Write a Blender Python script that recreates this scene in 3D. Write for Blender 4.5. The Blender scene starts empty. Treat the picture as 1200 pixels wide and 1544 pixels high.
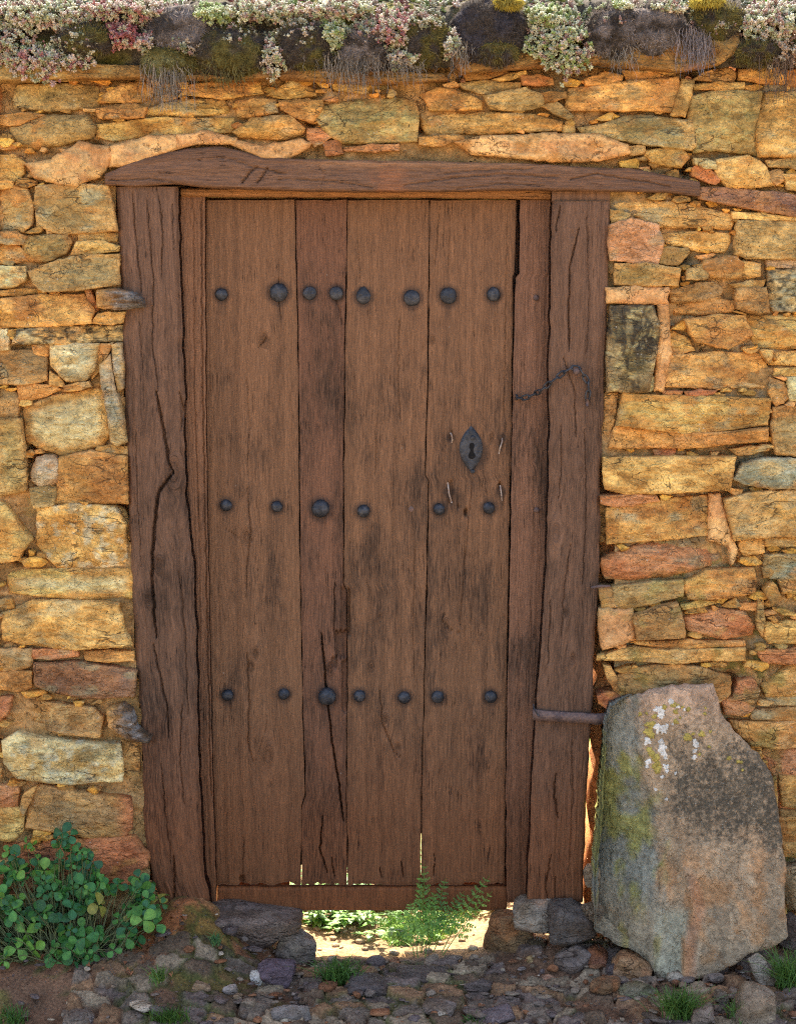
import bpy, math
import numpy as np
R = math.radians
# ------------------------------------------------------------------ camera
D, CH, TH, F = 4.3, 1.737, R(8.0), 2719.0      # distance to wall face, eye height, pitch, focal length in px of a 1200 px frame
SUN_EL, SUN_AZ = R(57), R(-9)                  # sun stands behind the wall
SC = bpy.context.scene
COL = SC.collection
cd = bpy.data.cameras.new('camera'); cam = bpy.data.objects.new('camera', cd); COL.objects.link(cam)
cam.location = (0, -D, CH); cam.rotation_euler = (R(90) - TH, 0, 0)
cd.sensor_fit = 'HORIZONTAL'; cd.sensor_width = 36; cd.lens = F / 1200 * 36; cd.clip_end = 500; cd.clip_start = 0.05
SC.camera = cam
# ------------------------------------------------------------------ world, sun, exposure
w = bpy.data.worlds.new('World'); SC.world = w; w.use_nodes = True
nt = w.node_tree; nt.nodes.clear()
sky = nt.nodes.new('ShaderNodeTexSky'); sky.sky_type = 'NISHITA'; sky.sun_disc = False
sky.air_density = .75; sky.dust_density = 2.6; sky.ozone_density = .6; sky.sun_elevation = SUN_EL; sky.sun_rotation = SUN_AZ
bg = nt.nodes.new('ShaderNodeBackground'); bg.inputs[1].default_value = 0.13
ow = nt.nodes.new('ShaderNodeOutputWorld')
nt.links.new(sky.outputs[0], bg.inputs[0]); nt.links.new(bg.outputs[0], ow.inputs[0])
sd = bpy.data.lights.new('sun', 'SUN'); sd.energy = 4.2; sd.angle = R(0.5); sd.color = (1, .93, .82)
sun = bpy.data.objects.new('sun', sd); COL.objects.link(sun)
sun.rotation_euler = (R(90) - SUN_EL, 0, math.pi - 0 + SUN_AZ * -1)
sun.location = (0, 6, 8)
SC.view_settings.view_transform = 'Standard'; SC.view_settings.look = 'None'
SC.view_settings.gamma = 1; SC.view_settings.exposure = 2.38
SC.cycles.filter_width = 1.15; SC.cycles.use_denoising = False; SC.cycles.max_bounces = 8; SC.cycles.diffuse_bounces = 5

# ------------------------------------------------------------------ helpers
rng = np.random.default_rng(7)
def at(px, py, Y=0.0):
    """point of the plane y=Y seen at photo position px,py"""
    px = np.asarray(px, float); py = np.asarray(py, float); Y = np.asarray(Y, float)
    u = (px - 600) / F; v = (772 - py) / F
    ry = math.cos(TH) + v * math.sin(TH); rz = -math.sin(TH) + v * math.cos(TH)
    t = (Y + D) / ry
    return np.stack([u * t, Y + 0 * t, CH + rz * t], -1)
def gat(px, py, z=0.0):
    """point of the horizontal plane z seen at px,py"""
    u = (px - 600) / F; v = (772 - py) / F
    ry = math.cos(TH) + v * math.sin(TH); rz = -math.sin(TH) + v * math.cos(TH)
    t = (z - CH) / rz
    return np.array([u * t, ry * t - D, z])
PX = 0.0016
def _h(ix, iy, iz, s):
    n = (ix.astype(np.int64) * 374761393 + iy.astype(np.int64) * 668265263 + iz.astype(np.int64) * 2147483647 + s * 974711) & 0xffffffff
    n = ((n ^ (n >> 13)) * 1274126177) & 0xffffffff
    n = ((n ^ (n >> 16)) * 2246822519) & 0xffffffff
    return ((n ^ (n >> 15)) & 0xffffff) / float(0xffffff)
def noise(x, y, z=0.0, s=0):
    x, y, z = np.broadcast_arrays(np.asarray(x, float), np.asarray(y, float), np.asarray(z, float))
    ix = np.floor(x); iy = np.floor(y); iz = np.floor(z)
    fx = x - ix; fy = y - iy; fz = z - iz
    fx = fx * fx * fx * (fx * (fx * 6 - 15) + 10); fy = fy * fy * fy * (fy * (fy * 6 - 15) + 10); fz = fz * fz * (3 - 2 * fz)
    def c(a, b, d): return _h(ix + a, iy + b, iz + d, s)
    if np.all(z == z.flat[0]) and z.size and z.flat[0] == 0:
        a = c(0,0,0) * (1-fx) + c(1,0,0) * fx; b = c(0,1,0) * (1-fx) + c(1,1,0) * fx
        return (a * (1-fy) + b * fy) * 2 - 1
    r = 0
    for d, wz in ((0, 1-fz), (1, fz)):
        a = c(0,0,d) * (1-fx) + c(1,0,d) * fx; b = c(0,1,d) * (1-fx) + c(1,1,d) * fx
        r = r + (a * (1-fy) + b * fy) * wz
    return r * 2 - 1
def fbm(x, y, z=0.0, s=0, o=4, g=0.5):
    r = 0; a = 1; t = 0; k = 1
    for i in range(o):
        r = r + a * noise(np.asarray(x) * k + i * 17.3, np.asarray(y) * k - i * 9.1, np.asarray(z) * k, s + i); t += a; a *= g; k *= 2.03
    return r / t
def lin(c):
    c = np.asarray(c, float) / 255
    return np.where(c <= .04045, c / 12.92, ((c + .055) / 1.055) ** 2.4)
def sm(a, b, x):
    t = np.clip((x - a) / (b - a), 0, 1); return t * t * (3 - 2 * t)
def tag(o, label=None, cat=None, group=None, kind=None):
    if label: o['label'] = label
    if cat: o['category'] = cat
    if group: o['group'] = group
    if kind: o['kind'] = kind
    return o
def thing(name, loc, label, cat, group=None):
    o = bpy.data.objects.new(name, None); o.empty_display_size = .05; COL.objects.link(o); o.location = tuple(loc)
    return tag(o, label, cat, group, 'thing')
def mk(name, V, F_, mat, parent=None, attrs=None, smooth=True, origin=None, local=False):
    """one mesh object from world-space vertices; F_ is a list of (n,3)/(n,4) index arrays"""
    V = np.asarray(V, float).reshape(-1, 3)
    if isinstance(F_, np.ndarray): F_ = [F_]
    F_ = [np.asarray(f, int) for f in F_ if len(f)]
    if parent is not None:
        base = np.zeros(3); q = parent
        while q is not None: base = base + np.array(q.location); q = q.parent
    else:
        base = np.zeros(3)
    if origin is None:
        origin = base if parent is not None else np.array([V[:, 0].mean(), V[:, 1].mean(), V[:, 2].min()])
    origin = np.array(origin, float)
    if local: origin = base
    me = bpy.data.meshes.new(name)
    W = V - origin
    me.vertices.add(len(W)); me.vertices.foreach_set('co', W.astype(np.float32).ravel())
    tot = sum(f.size for f in F_); me.loops.add(tot)
    me.loops.foreach_set('vertex_index', np.concatenate([f.ravel() for f in F_]).astype(np.int32))
    sizes = np.concatenate([np.full(len(f), f.shape[1]) for f in F_])
    me.polygons.add(len(sizes))
    me.polygons.foreach_set('loop_start', np.concatenate([[0], np.cumsum(sizes)[:-1]]).astype(np.int32))
    me.polygons.foreach_set('use_smooth', np.full(len(sizes), smooth))
    me.update(calc_edges=True)
    for k, a in (attrs or {}).items():
        a = np.asarray(a, float)
        if a.ndim == 2:
            at_ = me.attributes.new(k, 'FLOAT_VECTOR', 'POINT'); at_.data.foreach_set('vector', a.astype(np.float32).ravel())
        else:
            at_ = me.attributes.new(k, 'FLOAT', 'POINT'); at_.data.foreach_set('value', a.astype(np.float32).ravel())
    me.materials.append(mat)
    o = bpy.data.objects.new(name, me); COL.objects.link(o)
    o.location = tuple(origin - base)
    if parent is not None: o.parent = parent
    return o
class MB:
    def __init__(s): s.v = []; s.f = {3: [], 4: []}; s.n = 0; s.a = {}
    def add(s, V, Fs, **attrs):
        V = np.asarray(V, float).reshape(-1, 3)
        if isinstance(Fs, np.ndarray): Fs = [Fs]
        for f in Fs:
            f = np.asarray(f, int)
            if f.size: s.f[f.shape[1]].append(f + s.n)
        s.v.append(V); s.n += len(V)
        for k, a in attrs.items():
            a = np.asarray(a, float)
            if a.ndim == 0 or (a.ndim == 1 and a.size == 3 and len(V) != 3): a = np.broadcast_to(a, (len(V),) + a.shape)
            s.a.setdefault(k, []).append(a)
    def build(s, name, mat, parent=None, **kw):
        F_ = [np.concatenate(s.f[k]) for k in (3, 4) if s.f[k]]
        return mk(name, np.concatenate(s.v), F_, mat, parent, {k: np.concatenate(a) for k, a in s.a.items()}, **kw)
def grid_faces(nr, nc, wrap=False):
    r = np.arange(nr - 1)[:, None]; c = np.arange(nc if wrap else nc - 1)[None]
    c2 = (c + 1) % nc
    return np.stack([r * nc + c, r * nc + c2, (r + 1) * nc + c2, (r + 1) * nc + c], -1).reshape(-1, 4)
_ico = {}
def ico(n):
    if n in _ico: return _ico[n]
    import bmesh
    bm = bmesh.new(); bmesh.ops.create_icosphere(bm, subdivisions=n, radius=1)
    V = np.array([v.co[:] for v in bm.verts]); Fc = np.array([[v.index for v in f.verts] for f in bm.faces]); bm.free()
    _ico[n] = (V, Fc); return _ico[n]
def frame(n, up=(0, 0, 1)):
    n = np.asarray(n, float); n = n / np.linalg.norm(n); u = np.asarray(up, float)
    if abs(n @ u) > .97: u = np.array([1., 0, 0])
    x = np.cross(u, n); x /= np.linalg.norm(x); return x, np.cross(n, x), n
def tube(P, r, seg=8):
    P = np.asarray(P, float); n = len(P); r = np.broadcast_to(np.asarray(r, float), (n,))
    T = np.gradient(P, axis=0); V = []
    for i in range(n):
        x, y, _ = frame(T[i]); a = np.linspace(0, 2 * np.pi, seg, endpoint=False)
        V.append(P[i] + r[i] * (np.cos(a)[:, None] * x + np.sin(a)[:, None] * y))
    V = np.concatenate(V + [P[:1], P[-1:]]); f = grid_faces(n, seg, True)[:, ::-1]
    k = np.arange(seg); k2 = (k + 1) % seg; e = n * seg
    c = np.concatenate([np.stack([k2, k, k * 0 + e], -1), np.stack([k + (n-1) * seg, k2 + (n-1) * seg, k * 0 + e + 1], -1)])
    return V, [f, c]
def resample(poly, step):
    p = np.asarray(poly, float); q = np.roll(p, -1, 0); out = []
    for a, b in zip(p, q):
        n = max(1, int(round(np.hypot(*(b - a)) / step)))
        out.append(a + (b - a) * (np.arange(n) / n)[:, None])
    return np.concatenate(out)
def pdist(pts, poly):
    p = np.asarray(poly, float); q = np.roll(p, -1, 0); d = np.full(len(pts), 1e9)
    for a, b in zip(p, q):
        ab = b - a; L = ab @ ab + 1e-9
        t = np.clip(((pts - a) @ ab) / L, 0, 1)
        d = np.minimum(d, np.hypot(*(pts - a - t[:, None] * ab).T))
    return d
def inside(pts, poly):
    p = np.asarray(poly, float); q = np.roll(p, -1, 0); r = np.zeros(len(pts), bool)
    for a, b in zip(p, q):
        c = (a[1] > pts[:, 1]) != (b[1] > pts[:, 1])
        if a[1] == b[1]: continue
        r ^= c & (pts[:, 0] < (b[0] - a[0]) * (pts[:, 1] - a[1]) / (b[1] - a[1]) + a[0])
    return r
def pts(sx, off=(0, 0), k=1.0):
    return np.array([[float(v) for v in t.split(',')] for t in sx.split()]) / k + np.array(off)

# ------------------------------------------------------------------ materials
class NG:
    def __init__(s, name):
        s.m = bpy.data.materials.new(name); s.m.use_nodes = True; s.t = s.m.node_tree; s.t.nodes.clear()
        s.out = s.n('ShaderNodeOutputMaterial')
    def n(s, typ, **kw):
        o = s.t.nodes.new(typ)
        for k, v in kw.items(): setattr(o, k, v)
        return o
    def l(s, a, b): s.t.links.new(a, b)
    def set(s, sock, v):
        if hasattr(v, 'is_linked') or hasattr(v, 'links'): s.l(v, sock)
        else: sock.default_value = v
    def attr(s, name, vec=True):
        o = s.n('ShaderNodeAttribute', attribute_name=name); return o.outputs['Vector'] if vec else o.outputs['Fac']
    def noise(s, v, scale, detail=4, rough=.55, dist=0, col=False):
        o = s.n('ShaderNodeTexNoise'); s.set(o.inputs['Vector'], v)
        o.inputs['Scale'].default_value = scale; o.inputs['Detail'].default_value = detail
        o.inputs['Roughness'].default_value = rough; o.inputs['Distortion'].default_value = dist
        return o.outputs['Color' if col else 'Fac']
    def vor(s, v, scale, feat='F1', out='Distance', rnd=1):
        o = s.n('ShaderNodeTexVoronoi', feature=feat); s.set(o.inputs['Vector'], v)
        o.inputs['Scale'].default_value = scale; o.inputs['Randomness'].default_value = rnd; return o.outputs[out]
    def math(s, op, a, b=0.0, c=None):
        o = s.n('ShaderNodeMath', operation=op); s.set(o.inputs[0], a); s.set(o.inputs[1], b)
        if c is not None: s.set(o.inputs[2], c)
        return o.outputs[0]
    def ramp(s, f, a, b, lo=0., hi=1.):
        o = s.n('ShaderNodeMapRange', interpolation_type='SMOOTHSTEP'); s.set(o.inputs[0], f)
        o.inputs[1].default_value = a; o.inputs[2].default_value = b; o.inputs[3].default_value = lo; o.inputs[4].default_value = hi
        return o.outputs[0]
    def mul(s, v, k):
        o = s.n('ShaderNodeVectorMath', operation='MULTIPLY'); s.set(o.inputs[0], v); s.set(o.inputs[1], k); return o.outputs[0]
    def mix(s, f, a, b, mode='MIX'):
        o = s.n('ShaderNodeMix', data_type='RGBA', blend_type=mode, clamp_result=False)
        s.set(o.inputs[0], f)
        for sock, v in ((o.inputs[6], a), (o.inputs[7], b)):
            if isinstance(v, (tuple, list, np.ndarray)): v = tuple(float(q) for q in v[:3]) + (1.,)
            s.set(sock, v)
        return o.outputs[2]
    def gray(s, f):
        o = s.n('ShaderNodeCombineColor'); 
        for i in range(3): s.l(f, o.inputs[i])
        return o.outputs[0]
    def bump(s, h, dist, st=1.0, n=None):
        o = s.n('ShaderNodeBump'); s.set(o.inputs['Height'], h); o.inputs['Distance'].default_value = dist; o.inputs['Strength'].default_value = st
        if n is not None: s.l(n, o.inputs['Normal'])
        return o.outputs[0]
    def pos(s): return s.n('ShaderNodeNewGeometry').outputs['Position']
    def fin(s, col, rough=.85, n=None, spec=.3, metal=0., transl=None):
        p = s.n('ShaderNodeBsdfPrincipled'); s.set(p.inputs['Base Color'], col if not isinstance(col, tuple) else tuple(col) + (1,))
        s.set(p.inputs['Roughness'], rough); p.inputs['Specular IOR Level'].default_value = spec; p.inputs['Metallic'].default_value = metal
        if n is not None: s.l(n, p.inputs['Normal'])
        sh = p.outputs[0]
        if transl is not None:
            t = s.n('ShaderNodeBsdfTranslucent'); s.set(t.inputs[0], col if not isinstance(col, tuple) else tuple(col) + (1,))
            m = s.n('ShaderNodeMixShader'); m.inputs[0].default_value = transl; s.l(sh, m.inputs[1]); s.l(t.outputs[0], m.inputs[2]); sh = m.outputs[0]
        s.l(sh, s.out.inputs[0]); return s.m

def mat_stone(name, bumpk=1.0, lam=1.0):
    g = NG(name); P = g.pos(); c = g.attr('col'); sd_ = g.attr('seed', False)
    off = g.n('ShaderNodeCombineXYZ'); g.l(sd_, off.inputs[0]); g.l(sd_, off.inputs[1]); g.l(sd_, off.inputs[2])
    a = g.n('ShaderNodeVectorMath', operation='ADD'); g.l(P, a.inputs[0]); g.l(off.outputs[0], a.inputs[1]); Q = a.outputs[0]
    QL = g.mul(Q, (1, 1, 1.7))
    n1 = g.noise(QL, 9, 5, .6, .6); n2 = g.noise(QL, 45, 6, .65); n3 = g.noise(Q, 190, 3, .7)
    col = g.mix(g.ramp(n1, .42, .68), c, g.mix(1., c, (.74, .64, .52), 'MULTIPLY'))
    col = g.mix(g.ramp(g.noise(QL, 14, 4, .6, .3), .52, .72, 0, .55), col, g.mix(1., c, (1.15, 1.22, 1.4), 'MULTIPLY'))
    col = g.mix(1., col, g.gray(g.ramp(n2, .3, .7, .70, 1.28)), 'MULTIPLY')
    col = g.mix(1., col, g.gray(g.ramp(n3, .3, .7, .80, 1.19)), 'MULTIPLY')
    # hairline cracks and pits
    wv = g.mix(.06, Q, g.noise(Q, 22, 3, .6, 0, True))
    cr = g.vor(g.mul(wv, (.6, 1, 2.6)), 8, 'DISTANCE_TO_EDGE')
    lv = g.math('ABSOLUTE', g.math('SUBTRACT', g.noise(g.mul(Q, (4, 4, 13)), 1, 5, .5), .5)); lv2 = g.math('ABSOLUTE', g.math('SUBTRACT', g.noise(g.mul(Q, (9, 9, 7)), 1, 4, .5), .5))
    lines = g.math('MULTIPLY', g.math('MAXIMUM', g.ramp(lv, 0, .008, 1, 0), g.ramp(lv2, 0, .004, 1, 0)), g.ramp(g.noise(Q, 10, 3), .53, .62))
    pl = g.noise(QL, 8, 5, .55, .4); ter = g.math('ADD', g.ramp(pl, .44, .46), g.math('ADD', g.ramp(pl, .53, .55), g.ramp(g.noise(QL, 19, 4, .5), .55, .575)))
    crm = g.math('MULTIPLY', g.ramp(cr, 0, .014, 1, 0), g.ramp(g.noise(Q, 7, 2), .60, .70))
    crm = g.math('MAXIMUM', crm, lines)
    col = g.mix(g.math('MULTIPLY', crm, .62), col, (.07, .035, .015))
    col = g.mix(1., col, g.gray(g.ramp(pl, .44, .56, .86, 1.12)), 'MULTIPLY')
    pit = g.math('MULTIPLY', g.ramp(g.vor(Q, 120), .12, .22, 1, 0), g.ramp(g.noise(Q, 18, 2), .5, .66))
    col = g.mix(g.math('MULTIPLY', pit, .75), col, (.05, .03, .015))
    fl = g.math('MULTIPLY', g.ramp(g.vor(Q, 95), .1, .2, 1, 0), g.ramp(g.noise(Q, 12, 2, .5, 2), .56, .68))
    col = g.mix(g.math('MULTIPLY', fl, .55), col, (.66, .6, .46))
    h = g.math('ADD', g.math('MULTIPLY', n2, .9), g.math('MULTIPLY', n3, .35))
    h = g.math('ADD', h, g.math('ADD', g.math('MULTIPLY', g.noise(g.mul(Q, (1, 1, 5)), 26, 5, .6), .35 * lam), g.math('MULTIPLY', ter, .30)))
    h = g.math('SUBTRACT', h, g.math('ADD', g.math('MULTIPLY', crm, .6), g.math('MULTIPLY', pit, .4)))
    return g.fin(col, g.ramp(n2, .2, .8, .72, .95), g.bump(h, .011 * bumpk), .25)
M_stone = mat_stone('stone'); M_rock = mat_stone('rock', 1.6, .5)
def mat_mortar():
    g = NG('clay_mortar'); P = g.pos(); c = g.attr('col')
    n1 = g.noise(P, 22, 5, .65); n2 = g.noise(P, 110, 5, .7); n3 = g.noise(P, 420, 2)
    col = g.mix(1., c, g.gray(g.ramp(n1, .3, .7, .75, 1.2)), 'MULTIPLY')
    col = g.mix(1., col, g.gray(g.ramp(n2, .3, .7, .72, 1.25)), 'MULTIPLY')
    peb = g.ramp(g.vor(P, 70), .16, .26, 1, 0)
    pm = g.math('MULTIPLY', peb, g.ramp(g.noise(P, 30, 2), .48, .6))
    col = g.mix(g.math('MULTIPLY', pm, .6), col, g.mix(g.noise(P, 60, 1), (.42, .25, .12), (.15, .07, .03)))
    wv = g.mix(.1, P, g.noise(P, 20, 3, .6, 0, True))
    cr = g.math('MULTIPLY', g.ramp(g.vor(wv, 17, 'DISTANCE_TO_EDGE'), 0, .02, 1, 0), g.ramp(g.noise(P, 8, 2), .48, .6))
    col = g.mix(g.math('MULTIPLY', cr, .7), col, (.07, .03, .012))
    h = g.math('ADD', g.math('MULTIPLY', n1, 1.), g.math('MULTIPLY', n2, .7)); h = g.math('ADD', h, g.math('MULTIPLY', n3, .2))
    h = g.math('ADD', g.math('SUBTRACT', h, g.math('MULTIPLY', cr, .5)), g.math('MULTIPLY', pm, .35))
    return g.fin(col, .95, g.bump(h, .010), .15)
M_mortar = mat_mortar()
def mat_wood():
    g = NG('weathered_wood'); G = g.attr('grain'); c = g.attr('col'); wear = g.attr('wear', False); dust = g.attr('dust', False)
    A = g.mul(G, (1, .06, 1)); B = g.mul(G, (1, .075, 1)); Cc = g.mul(G, (1, .012, 1))
    f1 = g.noise(A, 360, 4, .7); f2 = g.noise(B, 230, 5, .65); f3 = g.noise(Cc, 60, 4, .55, .2)
    P = g.pos()
    blot = g.noise(g.mul(P, (1, 1, .45)), 9, 6, .65); blot2 = g.noise(g.mul(P, (1, 1, .3)), 30, 5, .65)
    wr = g.math('ADD', wear, g.math('MULTIPLY', g.math('SUBTRACT', blot, .5), 1.5)); wr = g.math('ADD', wr, g.math('MULTIPLY', g.math('SUBTRACT', f2, .5), 1.1))
    wr = g.math('ADD', wr, g.math('MULTIPLY', g.math('SUBTRACT', blot2, .5), .7))
    wr = g.ramp(wr, .38, 1.05)
    worn = g.mix(f2, (.023, .0145, .0092), (.094, .056, .033))
    col = g.mix(g.math('MULTIPLY', wr, .85), c, worn)
    col = g.mix(g.attr('stain', False), col, (.022, .017, .014)); col = g.mix(dust, col, (.19, .062, .018))
    col = g.mix(g.ramp(wr, 0, 1, .45, .95), col, g.mix(1., col, g.gray(g.ramp(f1, .36, .64, .46, 1.45)), 'MULTIPLY'))
    col = g.mix(1., col, g.gray(g.ramp(f3, .3, .7, .82, 1.15)), 'MULTIPLY')
    ck = g.math('MULTIPLY', g.ramp(g.noise(g.mul(G, (1, .045, 1)), 300, 3, .6), .35, .41, 1, 0), g.ramp(g.noise(P, 16, 4, .65), .50, .68))
    col = g.mix(g.math('MULTIPLY', ck, .8), col, (.012, .007, .005))
    wh = g.math('MULTIPLY', g.ramp(g.vor(g.mul(P, (1, 1, .5)), 40), .04, .055, 1, 0), g.ramp(g.noise(P, 7, 1), .60, .64))
    col = g.mix(g.math('MULTIPLY', wh, .35), col, (.45, .38, .3))
    h = g.math('ADD', g.math('MULTIPLY', f1, .55), g.math('MULTIPLY', f2, .9)); h = g.math('SUBTRACT', h, g.math('MULTIPLY', ck, .7))
    h = g.math('ADD', h, g.math('MULTIPLY', f3, .6))
    return g.fin(col, g.ramp(wr, 0, 1, .62, .85), g.bump(h, .0035), .22)
M_wood = mat_wood()
def mat_iron(name, base, base2, rough=.55, metal=.35):
    g = NG(name); P = g.pos(); n1 = g.noise(P, 160, 4, .6); n2 = g.noise(P, 60, 3)
    col = g.mix(g.ramp(n2, .4, .65), base, base2); col = g.mix(1., col, g.gray(g.ramp(n1, .3, .7, .75, 1.3)), 'MULTIPLY')
    return g.fin(col, rough, g.bump(n1, .0015), .5, metal)
M_iron = mat_iron('dark_iron', (.020, .022, .026), (.050, .050, .052))
M_rust = mat_iron('rusty_iron', (.15, .09, .065), (.08, .05, .042), .7, .2)
M_bare = mat_iron('bare_steel', (.42, .33, .25), (.28, .2, .15), .5, .3)
g = NG('black_void'); M_void = g.fin((.006, .005, .004), .9)
def mat_leaf(name, tr=.35, rough=.45, spec=.4):
    g = NG(name); c = g.attr('col'); P = g.pos()
    col = g.mix(1., c, g.gray(g.ramp(g.noise(P, 90, 3), .3, .7, .8, 1.2)), 'MULTIPLY')
    return g.fin(col, rough, g.bump(g.noise(P, 260, 2), .001), spec, 0, tr)
M_leaf = mat_leaf('leaf'); M_sedum = mat_leaf('sedum_leaf', .12, .6, .3); M_dry = mat_leaf('dry_fibre', .2, .9, .1)
def mat_moss():
    g = NG('moss'); c = g.attr('col'); P = g.pos()
    n1 = g.noise(P, 60, 5, .7); n2 = g.noise(P, 350, 3, .7)
    col = g.mix(1., c, g.gray(g.ramp(n1, .3, .7, .55, 1.4)), 'MULTIPLY'); col = g.mix(1., col, g.gray(g.ramp(n2, .3, .7, .5, 1.5)), 'MULTIPLY')
    return g.fin(col, 1., g.bump(g.math('ADD', n1, n2), .008), .1)
M_moss = mat_moss()
def mat_ground():
    g = NG('earth'); c = g.attr('col'); P = g.pos()
    n1 = g.noise(P, 18, 6, .65); n2 = g.noise(P, 130, 5, .7); n3 = g.noise(P, 2.2, 4)
    col = g.mix(1., c, g.gray(g.ramp(n1, .3, .7, .7, 1.3)), 'MULTIPLY'); col = g.mix(1., col, g.gray(g.ramp(n2, .3, .7, .6, 1.4)), 'MULTIPLY')
    col = g.mix(1., col, g.gray(g.ramp(n3, .3, .7, .85, 1.15)), 'MULTIPLY')
    ch = g.ramp(g.vor(P, 110), .14, .24, 1, 0); pm = g.math('MULTIPLY', ch, g.ramp(g.noise(P, 33, 2), .47, .55))
    col = g.mix(g.math('MULTIPLY', pm, .6), col, g.mix(g.vor(P, 110, 'F1', 'Color'), (.30, .26, .22), (.12, .09, .08)))
    h = g.math('ADD', n1, g.math('MULTIPLY', n2, .6)); h = g.math('ADD', h, g.math('MULTIPLY', pm, .4))
    return g.fin(col, .93, g.bump(h, .012), .2)
M_ground = mat_ground()
def mat_slab():
    g = NG('lichened_slab'); c = g.attr('col'); li = g.attr('lichen', False); dk = g.attr('dark', False); P = g.pos()
    n1 = g.noise(g.mul(P, (1, 1, .5)), 16, 5, .62); n2 = g.noise(P, 70, 6, .7); n3 = g.noise(P, 300, 3, .6)
    col = g.mix(1., c, g.gray(g.ramp(n1, .3, .7, .72, 1.25)), 'MULTIPLY'); col = g.mix(1., col, g.gray(g.ramp(n2, .3, .7, .68, 1.3)), 'MULTIPLY')
    sp = g.math('ADD', dk, g.math('MULTIPLY', g.math('SUBTRACT', g.noise(P, 85, 5, .75), .5), 3.2))
    col = g.mix(g.ramp(sp, .25, 1.25, 0, .85), col, g.mix(n1, (.035, .032, .024), (.085, .078, .05)))
    ws = g.math('MULTIPLY', g.ramp(g.vor(P, 150), .10, .2, 1, 0), g.ramp(g.noise(P, 34, 3), .44, .56))
    col = g.mix(g.math('MULTIPLY', ws, .85), col, (.5, .47, .36))
    h = g.math('ADD', g.math('MULTIPLY', n2, 1.), g.math('MULTIPLY', n3, .4)); h = g.math('ADD', h, n1)
    h = g.math('ADD', h, g.math('MULTIPLY', g.noise(g.mul(P, (1, 1, .15)), 60, 4), .6)); h = g.math('ADD', h, g.math('MULTIPLY', g.ramp(n1, .50, .52), .35))
    return g.fin(col, .88, g.bump(h, .012), .25)
M_slab = mat_slab()
g = NG('lichen'); c_ = g.attr('col'); n_ = g.noise(g.pos(), 220, 4, .7)
M_lichen = g.fin(g.mix(1., c_, g.gray(g.ramp(n_, .3, .7, .6, 1.3)), 'MULTIPLY'), .95, g.bump(n_, .003), .1)

# ------------------------------------------------------------------ ground (z by formula, one sheet to the horizon)
def W(px): return (px - 600) * PX
def ground_z(x, y):
    x = np.asarray(x, float); y = np.asarray(y, float)
    z = .006 * fbm(x * 5, y * 5, s=31)
    near = sm(-.42, -.02, y) * sm(1.2, .3, y)
    left = sm(W(480), W(250), x); right = sm(W(700), W(860), x)
    z = z + near * .10 * left + .05 * right * sm(-.13, .0, y) * sm(1.2, .3, y)
    z = z + .075 * np.exp(-((x - W(280)) / .10) ** 2 - ((y + .0) / .10) ** 2)        # mud heaped round the foot of the left post
    z = z - .02 * sm(-.2, -.5, y) * sm(-.9, -.5, y)
    z = z + .05 * sm(.25, 2.5, y)
    return z
def ground_col(x, y):
    n = fbm(x * 9, y * 9, s=5)[..., None]
    earth = lin((108, 84, 66)) * (1 + .25 * n)
    mud = lin((150, 98, 62)) * (1 + .2 * n)
    straw = lin((152, 124, 88)) * (1 + .15 * n)
    street = lin((156, 134, 104)) * (1 + .1 * n)
    k = (sm(W(520), W(230), x) * sm(-.28, -.05, y + .05 * n[..., 0]))[..., None]
    c = earth * (1 - k) + mud * k
    k2 = (sm(.5, .7, fbm(x * 14, y * 14, s=77) + .45) * sm(W(560), W(300), x) * sm(.1, -.1, y))[..., None] * .55
    c = c * (1 - k2) + lin((92, 98, 40)) * k2
    b = sm(-.03, .05, y)[..., None]; c = c * (1 - b) + straw * b
    f_ = sm(-.7, -1.1, y)[..., None]; c = c * (1 - f_) + street * f_
    gr = (sm(.6, 1.2, y) * (.4 + .6 * sm(-.2, .2, fbm(x * .8, y * .8, s=9))))[..., None]
    return c * (1 - gr) + lin((110, 125, 50)) * gr
def spread(a, b, step, far, n):
    mid = np.arange(a, b, step); t = np.linspace(0, 1, n)[1:]
    lo = a - (far * t ** 3 + step * np.arange(1, n)); hi = b + (far * t ** 3 + step * np.arange(1, n))
    return np.concatenate([lo[::-1], mid, hi])
gx = spread(-1.15, 1.15, .007, 150, 40); gy = spread(-.75, .9, .007, 150, 40)
X, Y = np.meshgrid(gx, gy)
# cobbles: flat embedded stones
def cobble(X, Y):
    S = 14.0; qx = X * S + .9 * fbm(X * 6, Y * 6, s=41); qy = Y * S * 1.25 + .9 * fbm(X * 6, Y * 6, s=42)
    cx = np.floor(qx); cy = np.floor(qy); d1 = np.full(X.shape, 9.); d2 = d1.copy(); idv = np.zeros(X.shape)
    for i in (-1, 0, 1):
        for j in (-1, 0, 1):
            ax = cx + i; ay = cy + j
            jx = ax + .12 + .76 * _h(ax, ay, ax * 0, 3); jy = ay + .12 + .76 * _h(ax, ay, ax * 0, 4)
            d = np.hypot(qx - jx, qy - jy); h_ = _h(ax, ay, ax * 0, 5)
            cl = d < d1; d2 = np.where(cl, d1, np.minimum(d2, d)); idv = np.where(cl, h_, idv); d1 = np.where(cl, d, d1)
    return d2 - d1, idv
near = (np.abs(X) < 1.2) & (Y > -.8) & (Y < .05)
e, idv = cobble(X, Y)
e = np.where(near, e, 0)
stony = (sm(W(60), W(260), X) * .9 + .1) * (1 - sm(-.15, -.08, Y) * sm(W(430), W(360), X))
stone_m = (idv < .85) * sm(.03, .12, e) * sm(.05, -.06, Y) * (stony > .3)
hgt = stone_m * (.006 + .016 * ((idv * 7.3) % 1)) + stone_m * ((idv * 31) % 1 - .5) * .09 * (e - .3) * .3
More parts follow.
